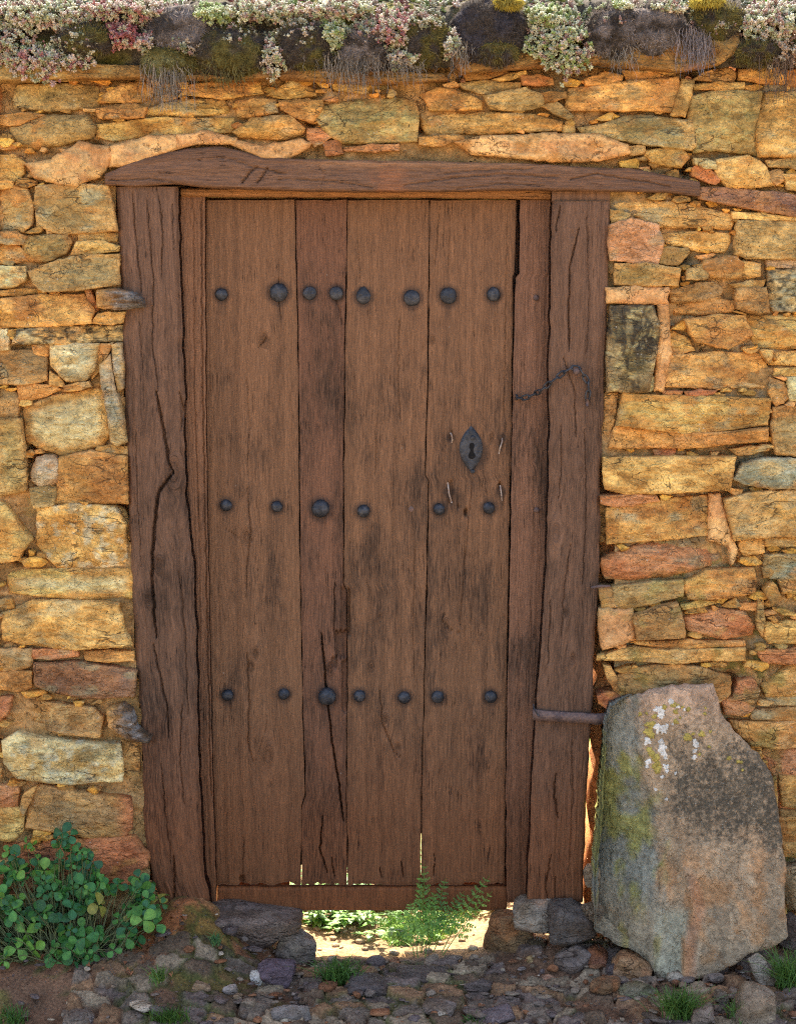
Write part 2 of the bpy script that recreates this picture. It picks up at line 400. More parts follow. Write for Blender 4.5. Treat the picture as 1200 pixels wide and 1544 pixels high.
Z = ground_z(X, Y) + hgt + np.where(near, .006 * fbm(X * 50, Y * 50, s=8, o=4) + .003 * fbm(X * 150, Y * 150, s=18), 0)
gc = ground_col(X, Y)
cobc = np.stack([lin(c) for c in ((120, 108, 96), (142, 128, 108), (108, 96, 90), (134, 106, 80), (104, 88, 72))])
cc = cobc[np.minimum((idv * 13.7 % 1 * 5).astype(int), 4)] * (.9 + .3 * fbm(X * 40, Y * 40, s=12))[..., None]
gc = gc * (1 - stone_m[..., None]) + cc * stone_m[..., None]
gc = gc * np.where(near[..., None], np.array([1.25, 1.08, .88]), 1.)
moss = (sm(.12, .32, fbm(X * 7, Y * 7, s=88)) * near * (e < .5) * sm(.3, .05, e))[..., None] * .7
gc = gc * (1 - moss) + lin((78, 84, 36)) * moss
ground = mk('ground', np.stack([X, Y, Z], -1), grid_faces(*X.shape), M_ground, None, {'col': gc.reshape(-1, 3)}, origin=(0, 0, 0))
tag(ground, kind='structure')

# ------------------------------------------------------------------ stones
PAL = {'o': ((208,148,72), (180,118,56)), 'y': ((212,164,88), (188,132,58)), 'w': ((212,188,140), (190,148,86)), 'g': ((158,126,78), (174,134,78)),
       'b': ((150,114,70), (170,122,68)), 'p': ((130,92,76), (150,98,68)), 'r': ((198,126,84), (180,104,60)), 'm': ((214,156,102), (196,132,82)),
       'G': ((176,144,86), (152,120,66)), 'k': ((140,124,90), (110,95,66)), 'R': ((184,104,64), (160,86,50)), 'P': ((200,168,146), (160,128,104)), 's': ((150,146,128), (172,142,96)),
       'a': ((206,146,108), (192,132,94))}
KA = 1.0
def calm(c, k=.12, gain=1.22):
    c = np.asarray(c, float); l = (c @ np.array([.3, .6, .1]))[..., None]
    return (c * (1 - k) + l * k) * gain * np.array([1.03, 1.12, .90])
def stone_shape(poly, seed, face=0.0, back=.09, relief=.012, rnd=.010, facets=4, jag=1.4, step=3.0, lam=.002, fn=None, soft=False, grow=0.0):
    """poly in photo px; returns verts, faces, front t, px coords, edge distance"""
    r = np.random.default_rng(seed)
    B = resample(poly, step); n = len(B); c = B.mean(0)
    nrm = B - c; L = np.hypot(*nrm.T)[:, None]; nrm /= L
    B = B + nrm * grow
    j = fbm(B[:, 0] / 9, B[:, 1] / 9, s=seed, o=3) * jag * 1.4 + noise(B[:, 0] / 3, B[:, 1] / 3, s=seed + 5) * jag * .35
    B = B + nrm * j[:, None]
    size = np.sqrt(abs(np.sum(B[:, 0] * np.roll(B[:, 1], -1) - np.roll(B[:, 0], -1) * B[:, 1])) / 2)
    k = int(np.clip(size / 5, 7, 24))
    T = np.concatenate([[1, .985, .96], np.linspace(.92, .06, k)])
    Q = c + T[:, None, None] * (B - c)[None]; Qf = np.concatenate([Q.reshape(-1, 2), c[None]])
    d = pdist(Qf, B) * PX
    x = Qf[:, 0] * PX; z = -Qf[:, 1] * PX
    h = np.full(len(Qf), .02)
    for i in range(facets):
        a = r.normal(0, .16, 2); h = np.minimum(h, .006 + r.uniform(-.002, .006) + a[0] * (x - c[0] * PX) * .8 + a[1] * (z + c[1] * PX))
    h = np.clip(h, -relief * 1.6, relief * 1.2)
    h += relief * .45 * fbm(x * 16, z * 26, s=seed, o=4) + lam * fbm(x * 22, z * 150, s=seed + 9, o=3) + .0012 * fbm(x * 220, z * 220, s=seed + 3, o=2)
    q = np.clip(d / rnd, 0, 1); h -= rnd * (1 - np.sqrt(np.clip(1 - (1 - q) ** 2, 0, 1)))
    if fn is not None: h = fn(Qf, h, d)
    P0 = at(Qf[:, 0], Qf[:, 1], 0.0)
    Yf = face - h
    V = P0.copy(); V[:, 1] = Yf
    Pb = at(B[:, 0], B[:, 1], 0.0); Pb[:, 1] = max(back, face + .02)
    cw = at(*c, 0.0); Pb[:, [0, 2]] = cw[[0, 2]] + (Pb[:, [0, 2]] - cw[[0, 2]]) * .93
    Pm = at(B[:, 0], B[:, 1], 0.0); Pm[:, 1] = face + .02 + rnd; Pm[:, [0, 2]] = cw[[0, 2]] + (Pm[:, [0, 2]] - cw[[0, 2]]) * 1.0
    nr = len(T); nv = nr * n
    Vall = np.concatenate([V, Pm, Pb])
    f = grid_faces(nr, n, True)
    kk = np.arange(n); k2 = (kk + 1) % n
    cap = np.stack([kk + (nr-1) * n, k2 + (nr-1) * n, kk * 0 + nv], -1)
    m0 = nv + 1
    s1 = np.stack([kk + m0, k2 + m0, k2, kk], -1); s2 = np.stack([kk + m0 + n, k2 + m0 + n, k2 + m0, kk + m0], -1)
    area = np.sum(B[:, 0] * np.roll(B[:, 1], -1) - np.roll(B[:, 0], -1) * B[:, 1])
    Fs = [np.concatenate([f, s1, s2]), cap]
    if area < 0: Fs = [q_[:, ::-1] for q_ in Fs]
    Qa = np.concatenate([Qf, B, B]); da = np.concatenate([d, np.zeros(2 * n)])
    return Vall, Fs, Qa, da
def stone_col(kind, Q, d, seed):
    r = np.random.default_rng(seed + 1000)
    a, b = (lin(c) for c in PAL[kind]); a = a * r.uniform(.86, 1.14) * (1 + r.normal(0, .03, 3)); b = b * r.uniform(.85, 1.15)
    t = sm(-.25, .3, fbm(Q[:, 0] / 40, Q[:, 1] / 22, s=seed, o=4))[:, None]
    col = a * (1 - t) + b * t
    rust = sm(.15, .5, fbm(Q[:, 0] / 28, Q[:, 1] / 20, s=seed + 20, o=3))[:, None] * r.uniform(.0, .7)
    col = col * (1 - rust) + lin((186, 118, 48)) * rust
    gr = sm(.18, .5, fbm(Q[:, 0] / 34, Q[:, 1] / 20, s=seed + 40, o=3))[:, None] * r.uniform(0, .7)
    col = col * (1 - gr) + lin((148, 142, 116)) * gr
    rim = np.exp(-d / .010)[:, None] * r.uniform(.1, .5)
    col = col * (1 - rim) + lin((198, 130, 62)) * rim
    return col * KA

STONES = []   # (kind, poly, opts)
def batch(off, k, text):
    for ln in text.strip().splitlines():
        ln = ln.strip()
        if not ln: continue
        kind, rest = ln.split(' ', 1)
        opts = ''
        if '!' in rest: rest, opts = rest.split('!')
        STONES.append((kind, pts(rest, off, k), opts.strip()))
batch((0, 230), 2.9125, '''
y 0,10 60,15 98,40 95,90 60,125 0,120
y 0,127 50,127 48,150 0,155
g 0,160 60,150 120,165 140,230 135,300 100,345 0,343
g 158,150 320,138 470,145 510,340 350,348 260,352 160,320 !flat
o 0,350 70,350 110,368 98,398 0,395
g 112,366 290,362 310,395 285,440 200,476 120,473 95,415
y 350,354 508,352 504,388 345,387
y 345,394 440,390 518,410 510,432 400,443 312,450 330,415
o 0,400 80,415 115,472 0,485
g 130,520 250,477 380,452 518,447 521,578 380,593 200,610 160,575 !out
w 0,502 105,503 108,560 60,583 0,590
y 0,605 160,597 155,618 0,630
o 0,642 180,627 362,622 412,690 400,748 180,758 0,768
r 370,602 395,600 428,685 412,690
y 440,708 545,700 530,748 405,748
w 85,777 250,762 528,759 534,828 300,836 62,842 !dark
w 0,780 30,785 35,858 0,862
b 0,870 140,872 198,900 203,1000 120,1013 0,1013
o 142,850 205,847 205,890 160,885
w 222,842 430,840 415,950 370,998 290,998 225,930
o 222,962 272,1005 280,1030 225,1012
o 438,846 492,842 470,895 435,955 402,995 405,950
s 492,846 534,842 542,1030 517,1048 507,960 !out
s 440,935 488,892 510,1050 540,1150 557,1260 515,1280 486,1258 468,1070 452,1040 !out
o 292,1022 385,1005 398,1028 292,1048
o 77,1022 230,1022 262,1040 180,1073 92,1090
b 0,1042 55,1047 78,1085 73,1163 0,1163
y 100,1120 250,1067 420,1037 456,1060 478,1240 438,1288 270,1330 180,1308 118,1268 !pale
G 0,1172 90,1174 103,1280 117,1470 90,1488 0,1503
P 160,1345 230,1335 265,1370 255,1450 180,1475 130,1440 !round
g 137,1477 240,1472 232,1545 150,1560
o 267,1342 400,1317 550,1337 556,1540 420,1537 240,1545
y 430,1292 550,1292 550,1325 420,1308
''')
batch((0, 740), 2.9125, '''
g 5,-10 90,15 155,70 150,200 130,225 95,160 40,60 !in
y 0,50 25,65 95,165 137,215 95,260 85,298 0,310 !out
y 162,82 300,64 500,72 543,150 549,330 400,343 250,338 190,290 162,240 !mot
y 20,367 120,352 400,352 580,347 582,483 400,485 150,463 40,453 !pale
b 500,75 545,100 560,150 555,325 549,330 545,150 !in
y 10,540 150,487 430,492 512,496 540,600 575,678 330,688 100,678 12,658
b 512,496 562,500 582,640 575,676 545,600 !in
b 0,702 130,702 130,778 0,793
r 140,702 333,702 330,735 145,743
o 375,707 580,710 582,753 380,748
p 155,762 340,757 597,790 580,903 420,913 260,893 158,860 !out
o 0,802 130,802 130,868 90,883 0,873
b 60,922 200,937 400,957 448,1000 430,1088 250,1068 90,1048 20,1043 !vein out
R 0,912 48,912 30,980 0,1008
w 10,1102 80,1064 170,1087 300,1107 520,1114 533,1200 528,1283 300,1288 80,1258 25,1200 !mot
b 525,1114 600,1122 608,1255 575,1283 538,1283 533,1200 !in
r 0,1302 75,1307 70,1388 0,1388
o 112,1332 160,1302 107,1420 95,1390
b 162,1297 300,1322 560,1357 573,1400 568,1490 540,1528 350,1518 112,1488 132,1380 !redge
y 0,1402 98,1402 90,1500 60,1538 0,1533
o 560,840 620,850 622,960 590,960 575,920 !in
''')
batch((0, 1200), 2.0, '''
R 10,150 150,140 300,130 400,128 430,165 452,182 440,220 400,240 380,280 290,292 200,262 100,220 10,175 !out
r 10,225 90,235 130,290 60,330 0,320
''')
batch((0, 0), 2.0, '''
g 35,300 50,250 290,255 296,290 290,322 150,330 40,323
o 305,290 370,250 450,246 460,288 420,303 305,308
o 540,290 570,255 650,245 780,240 790,280 680,293 560,285
o 290,325 400,312 438,322 430,353 300,355
y 442,325 520,302 670,297 688,330 680,343 440,348
o 0,345 100,340 130,345 60,370 20,375 0,370
g 20,378 130,348 260,347 285,380 270,415 100,448 60,438 30,410 !round
y 285,372 450,357 700,352 705,380 690,398 450,408 340,423 290,410
o 710,302 830,297 835,338 715,353
o 700,395 760,357 870,347 915,385 910,403 860,418 780,413 720,413 !round
y 805,285 880,242 950,270 950,290 850,293
o 845,302 965,302 970,320 940,368 850,330
r 970,300 990,277 1015,280 1015,300
r 930,387 990,390 1000,410 950,438 930,420
r 980,430 1020,425 1032,460 985,466
G 945,322 1060,302 1190,292 1250,302 1258,350 1254,423 1100,428 1030,428 987,398 952,360 !lich
y 1000,242 1160,242 1170,263 1100,276 1010,268
m 80,492 160,480 240,430 330,442 335,480 300,530 220,558 170,550 110,535
m 335,440 450,412 540,405 540,448 440,478 400,498 335,500
m 538,405 640,400 706,415 706,435 600,432 538,450
m 704,417 800,440 900,417 935,430 930,445 850,482 790,477 704,437
r 1035,442 1200,432 1200,453 1042,455
''')
batch((600, 0), 2.0, '''
o 75,282 130,264 220,286 255,302 250,327 100,329
g 262,287 380,267 430,286 438,319 370,331 280,327
o 200,217 320,207 330,224 210,239
y 180,247 240,242 368,247 368,264 260,279 200,265
y 287,237 380,212 385,226 312,242
R 372,227 460,232 465,254 382,254
o 565,237 640,217 675,227 670,244 570,257
o 682,212 830,207 830,227 690,239
o 517,264 838,232 843,260 828,338 700,328 507,333 510,290 !out
y 852,242 888,247 863,348 823,343 841,290 !out
o 432,282 500,277 505,294 432,309
g 432,320 475,307 528,350 510,358
y 77,347 160,337 400,342 493,365 488,394 300,399 92,403 72,375
y 500,377 530,377 530,394 500,394
o 70,412 190,407 195,420 110,438 70,433
g 547,382 620,372 700,347 878,362 893,438 880,453 780,438 660,418 560,400 !out
m 175,427 260,407 400,407 600,402 690,436 700,463 600,485 480,485 350,475 230,465
g 692,442 740,442 740,463 705,463
o 750,452 850,447 876,475 850,503 770,488 747,470
w 892,477 950,487 954,509 897,495
r 892,507 915,500 970,540 955,555 890,530 !out
G 882,292 960,274 1095,276 1075,400 1083,466 960,448 892,458 877,360 !lich
y 1105,280 1300,275 1300,468 1088,470 1080,400
y 960,482 1060,472 1110,502 1133,558 1000,563 957,520
g 1112,482 1200,477 1300,490 1300,505 1120,503
y 892,252 1040,247 1040,268 897,268
b 990,202 1020,217 1010,243 890,238 930,215
o 1035,207 1140,197 1170,217 1170,253 1032,238
b 1120,520 1150,510 1165,535 1140,555
y 1165,525 1300,520 1300,580 1180,570
o 1175,210 1300,200 1300,262 1180,255
''')
batch((860, 230), 2.912, '''
p 575,150 700,152 990,190 1250,220 1250,300 995,278 760,243 570,203 !flat out
y 180,217 350,207 540,227 700,267 716,300 700,338 520,323 400,323 260,270 200,245
g 180,252 258,267 248,300 185,305
a 175,322 270,292 380,322 400,400 380,488 300,478 180,468 172,400 !flat
y 387,357 530,347 700,352 703,400 680,438 560,428 500,408 430,408
g 387,422 510,420 518,440 470,488 387,483
g 200,487 340,492 473,507 468,583 200,578
g 735,297 1000,302 1180,310 1180,455 990,460 780,463 724,445
y 712,257 990,282 990,297 722,289
o 592,472 720,457 753,490 743,548 610,543 582,510
y 757,482 828,492 828,538 757,548
g 512,512 588,492 598,548 512,553
P 870,470 1180,467 1180,505 872,506
s 872,517 1180,512 1180,695 900,693 874,660 !dark
m 165,594 423,592 423,664 165,660
m 380,667 430,667 440,868 410,1043 367,1043 387,800
k 177,677 358,677 383,760 368,870 340,1043 162,1043 162,900 !soot out
b 442,602 620,567 668,600 650,638 450,658
o 457,670 620,637 720,652 723,698 560,710 467,713
b 727,602 858,592 863,698 790,698 732,680
y 702,577 858,557 840,588 732,593
o 502,732 640,717 760,717 798,800 690,858 560,828 520,780
y 772,717 1180,717 1180,848 822,858 792,780
o 432,782 520,822 543,868 442,888 417,870
o 442,892 600,880 830,882 883,960 868,1038 600,1033 412,1028 417,920
y 837,872 885,872 870,923
y 897,877 1180,872 1180,933 887,933
y 907,947 1180,947 1180,983 907,983
o 882,992 940,1012 958,1080 902,1113 882,1060
w 952,987 1180,992 1180,1103 972,1088
w 345,987 370,992 370,1038 345,1043
R 412,1047 488,1047 480,1063 412,1060
R 502,1047 638,1044 620,1061 512,1064
y 235,1052 400,1067 876,1080 862,1195 700,1215 480,1225 205,1195 !out
o 207,1200 480,1230 700,1222 858,1205 853,1268 600,1288 220,1303 172,1298
b 152,1062 213,1062 190,1200 152,1308 !in
R 372,1307 463,1302 458,1323 377,1328
G 702,1302 848,1287 848,1308 742,1328
g 897,1122 1180,1107 1180,1343 902,1323 887,1220
y 147,1337 400,1337 713,1332 688,1478 500,1483 250,1498 157,1478 !out
s 712,1430 760,1362 840,1342 1180,1352 1180,1463 880,1473 760,1453 !flat
''')
batch((860, 740), 2.912, '''
r 135,22 370,17 383,45 200,68 140,55
b 130,72 162,77 158,230 135,233 !in
o 167,77 380,48 600,22 603,198 400,213 167,233 !flat
m 612,22 658,17 698,180 735,258 702,325 690,240 612,215
y 672,37 800,7 990,2 1180,2 1180,188 860,198 722,213 692,110 !out
o 752,212 846,207 846,268 762,278 742,240
y 857,197 1180,192 1180,240 862,250
r 145,302 300,242 500,237 688,242 688,323 500,368 280,398 160,393 137,330 !round
g 192,422 488,392 488,463 222,523 197,500 !flat
b 132,427 183,432 198,508 142,513
o 502,402 600,352 798,342 813,400 808,453 600,473 520,478
s 852,282 1180,277 1180,383 890,388 862,350
y 852,432 885,402 913,460 880,485 !out
o 922,392 1180,377 1180,458 932,450
b 277,547 463,489 498,620 488,638 292,643 !flat out
r 507,562 600,532 758,532 813,600 798,638 680,648 520,618
y 492,502 638,482 638,503 502,523
m 132,527 268,522 278,648 200,678 142,698 127,600
y 122,727 282,682 420,700 760,690 764,748 400,750 122,746 !out
o 285,662 760,660 762,686 420,695 285,676
g 822,482 848,502 843,638 822,600
y 857,582 1180,567 1180,658 882,673 852,640
y 892,512 980,537 983,550 902,530
r 822,702 1180,697 1180,750 852,763
b 190,832 280,782 420,767 560,777 698,817 698,890 640,930 400,890 250,920 200,888
r 737,842 800,832 828,880 798,960 760,983 682,978 667,912 720,907
y 847,860 990,757 1180,752 1180,900 872,903
s 867,912 1180,907 1180,950 882,950
b 792,962 1180,962 1180,1020 802,1010
o 702,1012 970,1022 1180,1030 1180,1110 900,1128 800,1118 732,1060
r 832,1142 1180,1152 1180,1398 922,1398 892,1250
o 902,1432 1180,1432 1180,1540 922,1540
o 147,772 180,782 213,880 182,858
R 125,902 180,892 248,920 180,958 130,938
b 260,930 640,940 660,1040 400,1060 280,1020
r 400,1070 700,1075 760,1300 500,1330 420,1200
y 640,1330 900,1260 900,1540 660,1540
''')
batch((600, 1200), 2.0, '''
o 1150,-60 1330,-50 1330,40 1160,30
b 1155,45 1330,50 1330,130 1160,125
o 1155,135 1330,140 1330,185 1160,180
''')
# the wall goes on beyond the picture: rough courses with the same kinds of stone
def courses(x0, x1, y0, y1, seed):
    r = np.random.default_rng(seed); y = y0
    while y < y1:
        h = r.uniform(28, 62); x = x0 - r.uniform(0, 60)
        while x < x1:
            w_ = r.uniform(55, 160); a, b = max(x, x0), min(x + w_, x1)
            if b - a > 22:
                j = r.uniform(-4, 4, (6, 2)); m = (a + b) / 2
                STONES.append((r.choice(list('oyyggobwyr')), np.array([[a + 2, y + 2], [m, y + 2], [b - 2, y + 2], [b - 2, y + h - 2], [m, y + h - 1], [a + 2, y + h - 2]]) + j, ''))
            x += w_
        y += h
courses(-520, -4, 125, 1500, 3); courses(1268, 1720, 125, 1500, 4)
courses(-60, 150, 1345, 1470, 5)

LINT = pts('160,262 200,242 300,222 335,221 400,238 500,241 650,243 950,252 980,262 1020,272 1055,278 1057,294 1000,290 920,288 650,289 480,288 300,276 170,281 160,276')
wall = thing('stone_wall', (0, 0, 0), 'rough wall of ochre and brown field stones bedded in orange clay around the wooden door', 'wall')
mb = MB(); mm = MB()
for i, (kind, poly, opt) in enumerate(STONES):
    seed = 100 + i * 3; r = np.random.default_rng(seed)
    size = np.ptp(poly[:, 0]) * np.ptp(poly[:, 1])
    face = r.uniform(-.014, .010); kw = dict(grow=3.0, relief=.010, rnd=r.uniform(.004, .011), facets=r.integers(2, 6), lam=r.uniform(.0008, .0035))
    if size < 1500: kw['rnd'] = .004; face += .004
    if 'out' in opt: face -= .012
    if 'vein' in opt: face = -.02; kw['facets'] = 1
    if 'in' in opt: face += .035
    if 'flat' in opt: kw.update(relief=.004, rnd=.004, lam=.001, facets=1)
    if 'round' in opt: kw.update(rnd=.028, relief=.012, facets=2)
    if kind == 'm': kw.update(relief=.012, rnd=.012, facets=0, lam=.0, jag=2.4); face = r.uniform(-.004, .004)
    off = np.array([0, 0]); 
    V, Fs, Q, d = stone_shape(poly, seed, face, **kw)
    col = stone_col(kind, Q, d, seed)
    n1 = fbm(Q[:, 0] / 12, Q[:, 1] / 12, s=seed + 60, o=4)
    if 'soot' in opt:
        k = (sm(-.1, .25, fbm(Q[:, 0] / 7, Q[:, 1] / 16, s=91, o=4) + .25 * sm(560, 470, Q[:, 1]) - .16))[:, None] * .85; col = col * (1 - k) + lin((66, 56, 48)) * k
        k = sm(.2, .5, n1)[:, None] * .6; col = col * (1 - k) + lin((190, 166, 116)) * k
    if 'dark' in opt:
        k = sm(.05, .3, fbm(Q[:, 0] / 6, Q[:, 1] / 5, s=92, o=3))[:, None] * .8; col = col * (1 - k) + lin((70, 62, 50)) * k
    if 'pale' in opt:
        k = (sm(.012, .035, d) * .75)[:, None]; col = col * (1 - k) + lin((205, 185, 140)) * k
    if 'mot' in opt:
        k = sm(.0, .35, n1)[:, None] * .6; col = col * (1 - k) + lin((196, 182, 158)) * k
    if 'vein' in opt:
        k = (sm(.06, .0, np.abs(fbm(Q[:, 0] / 30, Q[:, 1] / 40, s=93, o=2))))[:, None] * .5; col = col * (1 - k) + lin((225, 185, 120)) * k
    if 'redge' in opt:
        k = sm(165, 195, Q[:, 0] + 8 * n1)[:, None]; col = col * (1 - k) + lin((186, 108, 62)) * k
    if 'lich' in opt:
        k = sm(.1, .3, fbm(Q[:, 0] / 9, Q[:, 1] / 9, s=94, o=4))[:, None] * .4; col = col * (1 - k) + lin((158, 150, 98)) * k
    # green algae low down on the right and beside damp joints, dark weather stain under the coping
    k = (sm(.15, .5, fbm(Q[:, 0] / 30, Q[:, 1] / 30, s=95, o=4)) * sm(870, 960, Q[:, 0]) * sm(820, 900, Q[:, 1]))[:, None] * .5
    col = col * (1 - k) + lin((126, 116, 52)) * k
    k = (sm(.0, .4, fbm(Q[:, 0] / 35, Q[:, 1] / 16, s=96, o=4)) * sm(270, 150, Q[:, 1]))[:, None] * .45
    col = col * (1 - k) + lin((112, 92, 52)) * k
    if kind == 'm':
        mk('clay_daub', V, Fs, M_mortar, wall, {'col': calm(col), 'seed': np.full(len(V), 1.)}); continue
    mb.add(V, Fs, col=calm(col), seed=np.full(len(V), (i * 1.37) % 23))
# small chips wedged in the joints
chip_n = 0
r = np.random.default_rng(11)
from_px = [p for _, p, _ in STONES]
allc = np.concatenate([resample(p, 8) for p in from_px])
for _ in range(7000):
    c = r.uniform((-40, 120), (1240, 1400))
    if 150 < c[0] < 935 and c[1] > 205: continue
    if any((abs(p[:, 0].mean() - c[0]) < 140) and inside(c[None], p)[0] for p in from_px): continue
    dd = np.sort(np.hypot(*(allc - c).T))[0]
    if dd < 2.4: continue
    s_ = min(dd * 1.1 + 1.6, 12)
    a = np.sort(r.uniform(0, 2 * np.pi, 7)); p = c + np.stack([np.cos(a) * s_ * r.uniform(1, 1.9), np.sin(a) * s_ * .75], -1)
    if np.ptp(a) < 4.2: continue
    seed = 5000 + chip_n
    V, Fs, Q, d = stone_shape(p, seed, r.uniform(.0, .012), relief=.004, rnd=.003, facets=2, jag=.5, step=2.5)
    mb.add(V, Fs, col=calm(stone_col(r.choice(list('oyybgm')), Q, d, seed), .0), seed=np.full(len(V), r.uniform(0, 20))); chip_n += 1
    allc = np.concatenate([allc, p])
    if chip_n > 420: break
mb.build('masonry', M_stone, wall, local=True)
# projecting pegs of grey slate beside the left post
for poly, lab, sd_, tip in ((pts('425,602 520,592 600,612 636,640 640,678 545,690 430,683', (0, 230), 2.9125), 'weathered grey slate stub poking out over the left door post', 71, 210),
                     (pts('470,950 540,930 582,960 604,1036 672,1076 650,1102 560,1082 480,1032', (0, 740), 2.9125), 'small dark grey slate stub poking out low beside the left door post', 72, 222)):
    V, Fs, Q, d = stone_shape(poly, sd_, -.03, relief=.02, rnd=.014, facets=5, lam=.006, back=.1)
    n1 = fbm(Q[:, 0] / 14, Q[:, 1] / 5, s=sd_, o=4)
    k = sm(-.3, .3, n1)[:, None]; c = lin((150, 142, 130)) * (1 - k) + lin((120, 92, 62)) * k
    k = sm(tip - 60, tip - 25, Q[:, 0])[:, None]; c = (lin((196, 146, 80)) * (1 - k) + c * k) * (1 - .45 * sm(tip - 18, tip, Q[:, 0]))[:, None]
    o = mk('projecting_stone', V, Fs, M_stone, wall, {'col': c, 'seed': np.full(len(V), 3.)}, local=True); o['label'] = lab
# clay core: recessed bed with real pits, and the body of the wall behind it
OPEN = pts('170,278 180,450 186,600 193,800 203,1000 213,1100 216,1250 226,1330 256,1400 256,1500 930,1500 926,1060 932,900 905,700 912,520 905,296 905,262 196,262')
gpx = np.arange(-520, 1721, 4.0); gpy = np.arange(96, 1530, 4.0)
GX, GY = np.meshgrid(gpx, gpy); q = np.stack([GX.ravel(), GY.ravel()], -1)
P0 = at(q[:, 0], q[:, 1], 0.0)
dep = .026 + .014 * fbm(q[:, 0] / 22, q[:, 1] / 14, s=61, o=4) + .004 * fbm(q[:, 0] / 5, q[:, 1] / 5, s=62, o=2)
for x_, y_, r_ in ((45, 690, 16), (180, 768, 14), (468, 180, 7), (632, 190, 8), (1036, 186, 8), (1025, 388, 14), (905, 405, 8), (22, 846, 10), (1035, 250, 10), (1108, 98, 14), (970, 200, 7), (1165, 545, 7), (1104, 1030, 10), (190, 800, 14), (1150, 905, 9), (140, 222, 10), (1045, 115, 10), (700, 120, 10), (1098, 1045, 9)):
    dep += .06 * np.exp(-((q[:, 0] - x_) ** 2 + (q[:, 1] - y_) ** 2) / r_ ** 2)
V = P0.copy(); V[:, 1] = dep
n1 = fbm(q[:, 0] / 30, q[:, 1] / 30, s=63, o=4)
k = sm(-.3, .4, n1)[:, None]; c = lin((196, 142, 90)) * (1 - k) + lin((164, 120, 74)) * k
k = (sm(.0, .4, fbm(q[:, 0] / 26, q[:, 1] / 26, s=64, o=3)) * sm(700, 1000, q[:, 0]))[:, None] * .6; c = c * (1 - k) + lin((150, 136, 116)) * k
k = (sm(.05, .4, fbm(q[:, 0] / 18, q[:, 1] / 18, s=65, o=3)) * sm(900, 1000, q[:, 0]) * sm(780, 860, q[:, 1]))[:, None] * .7; c = c * (1 - k) + lin((120, 112, 46)) * k
fa = grid_faces(len(gpy), len(gpx)); cen = q[fa].mean(1)
ins = inside(cen, OPEN) | ((np.abs(cen[:, 0] - 914) < 16) & (cen[:, 1] > 700) & (cen[:, 1] < 1400))
mk('clay_bed', V, fa[~ins], M_mortar, wall, {'col': calm(c, .1) * .8}, local=True)
def box(x0, x1, y0, y1, z0, z1):
    v = np.array([[x, y, z] for x in (x0, x1) for y in (y0, y1) for z in (z0, z1)], float)
    f = np.array([[0,1,3,2],[4,6,7,5],[0,4,5,1],[2,3,7,6],[0,2,6,4],[1,5,7,3]]); return v, f
bd = MB(); cc_ = lin((186, 112, 60)) * KA
zt = at(0, 88, 0)[2]; zl = at(0, 262, 0)[2]
def body(px0, px1, px1b, z0, z1, y0=.07, y1=.46):
    nx, nz = 2, 60
    xs = [W(px0)] * 2; P = []
    zz = np.linspace(z0, z1, nz)
    for y_, xa, xb in ((y0, W(px0), W(px1)), (y1, W(px0), W(px1b))):
        for x_ in (xa, xb): P.append(np.stack([np.full(nz, x_) + .012 * fbm(zz * 9, zz * 0 + x_ * 3, s=66) * (x_ in (W(px1), W(px1b))), np.full(nz, y_), zz], -1))
    V = np.concatenate(P); a = np.arange(nz - 1); n = nz
    def q_(i, j): return np.stack([a + i * n, a + j * n, a + 1 + j * n, a + 1 + i * n], -1)
    F_ = np.concatenate([q_(0, 1), q_(1, 3), q_(3, 2), q_(2, 0), [[0, 2 * n, 3 * n, n]], [[n - 1, 2 * n - 1, 4 * n - 1, 3 * n - 1]]])
    bd.add(V, F_, col=cc_)
body(-520, 212, 226, -.1, zt)
ez = np.linspace(-.1, zl, 220); epy = 772 - (ez - 1.0) / PX
op = sum(np.exp(-((ez - at(900, y_, 0)[2]) / (h_ * PX)) ** 2) for y_, h_ in ((1030, 22), (1170, 32), (1275, 22), (900, 16), (940, 12)))
ef = W(896) + .010 * fbm(ez * 16, ez * 0, s=67, o=3) + .018 * op; eb = W(916) + .022 * fbm(ez * 11, ez * 0 + 5, s=68, o=3) + .034 * op
n_ = len(ez); P_ = [np.stack([x_, np.full(n_, y_), ez], -1) for x_, y_ in ((np.full(n_, W(1720)), .07), (ef, .07), ((ef + eb) / 2 + .008 * fbm(ez * 20, ez * 0 + 8, s=69), .25), (eb, .46), (np.full(n_, W(1720)), .46))]
a_ = np.arange(n_ - 1)
bd.add(np.concatenate(P_), np.concatenate([np.stack([a_ + i * n_, a_ + (i + 1) * n_, a_ + 1 + (i + 1) * n_, a_ + 1 + i * n_], -1) for i in range(4)]), col=calm(cc_, .1))
v, f = box(W(190), W(1720), .07, .46, zl + .001, zt); bd.add(v, f, col=cc_)
bd.build('wall_core', M_mortar, wall, local=True)

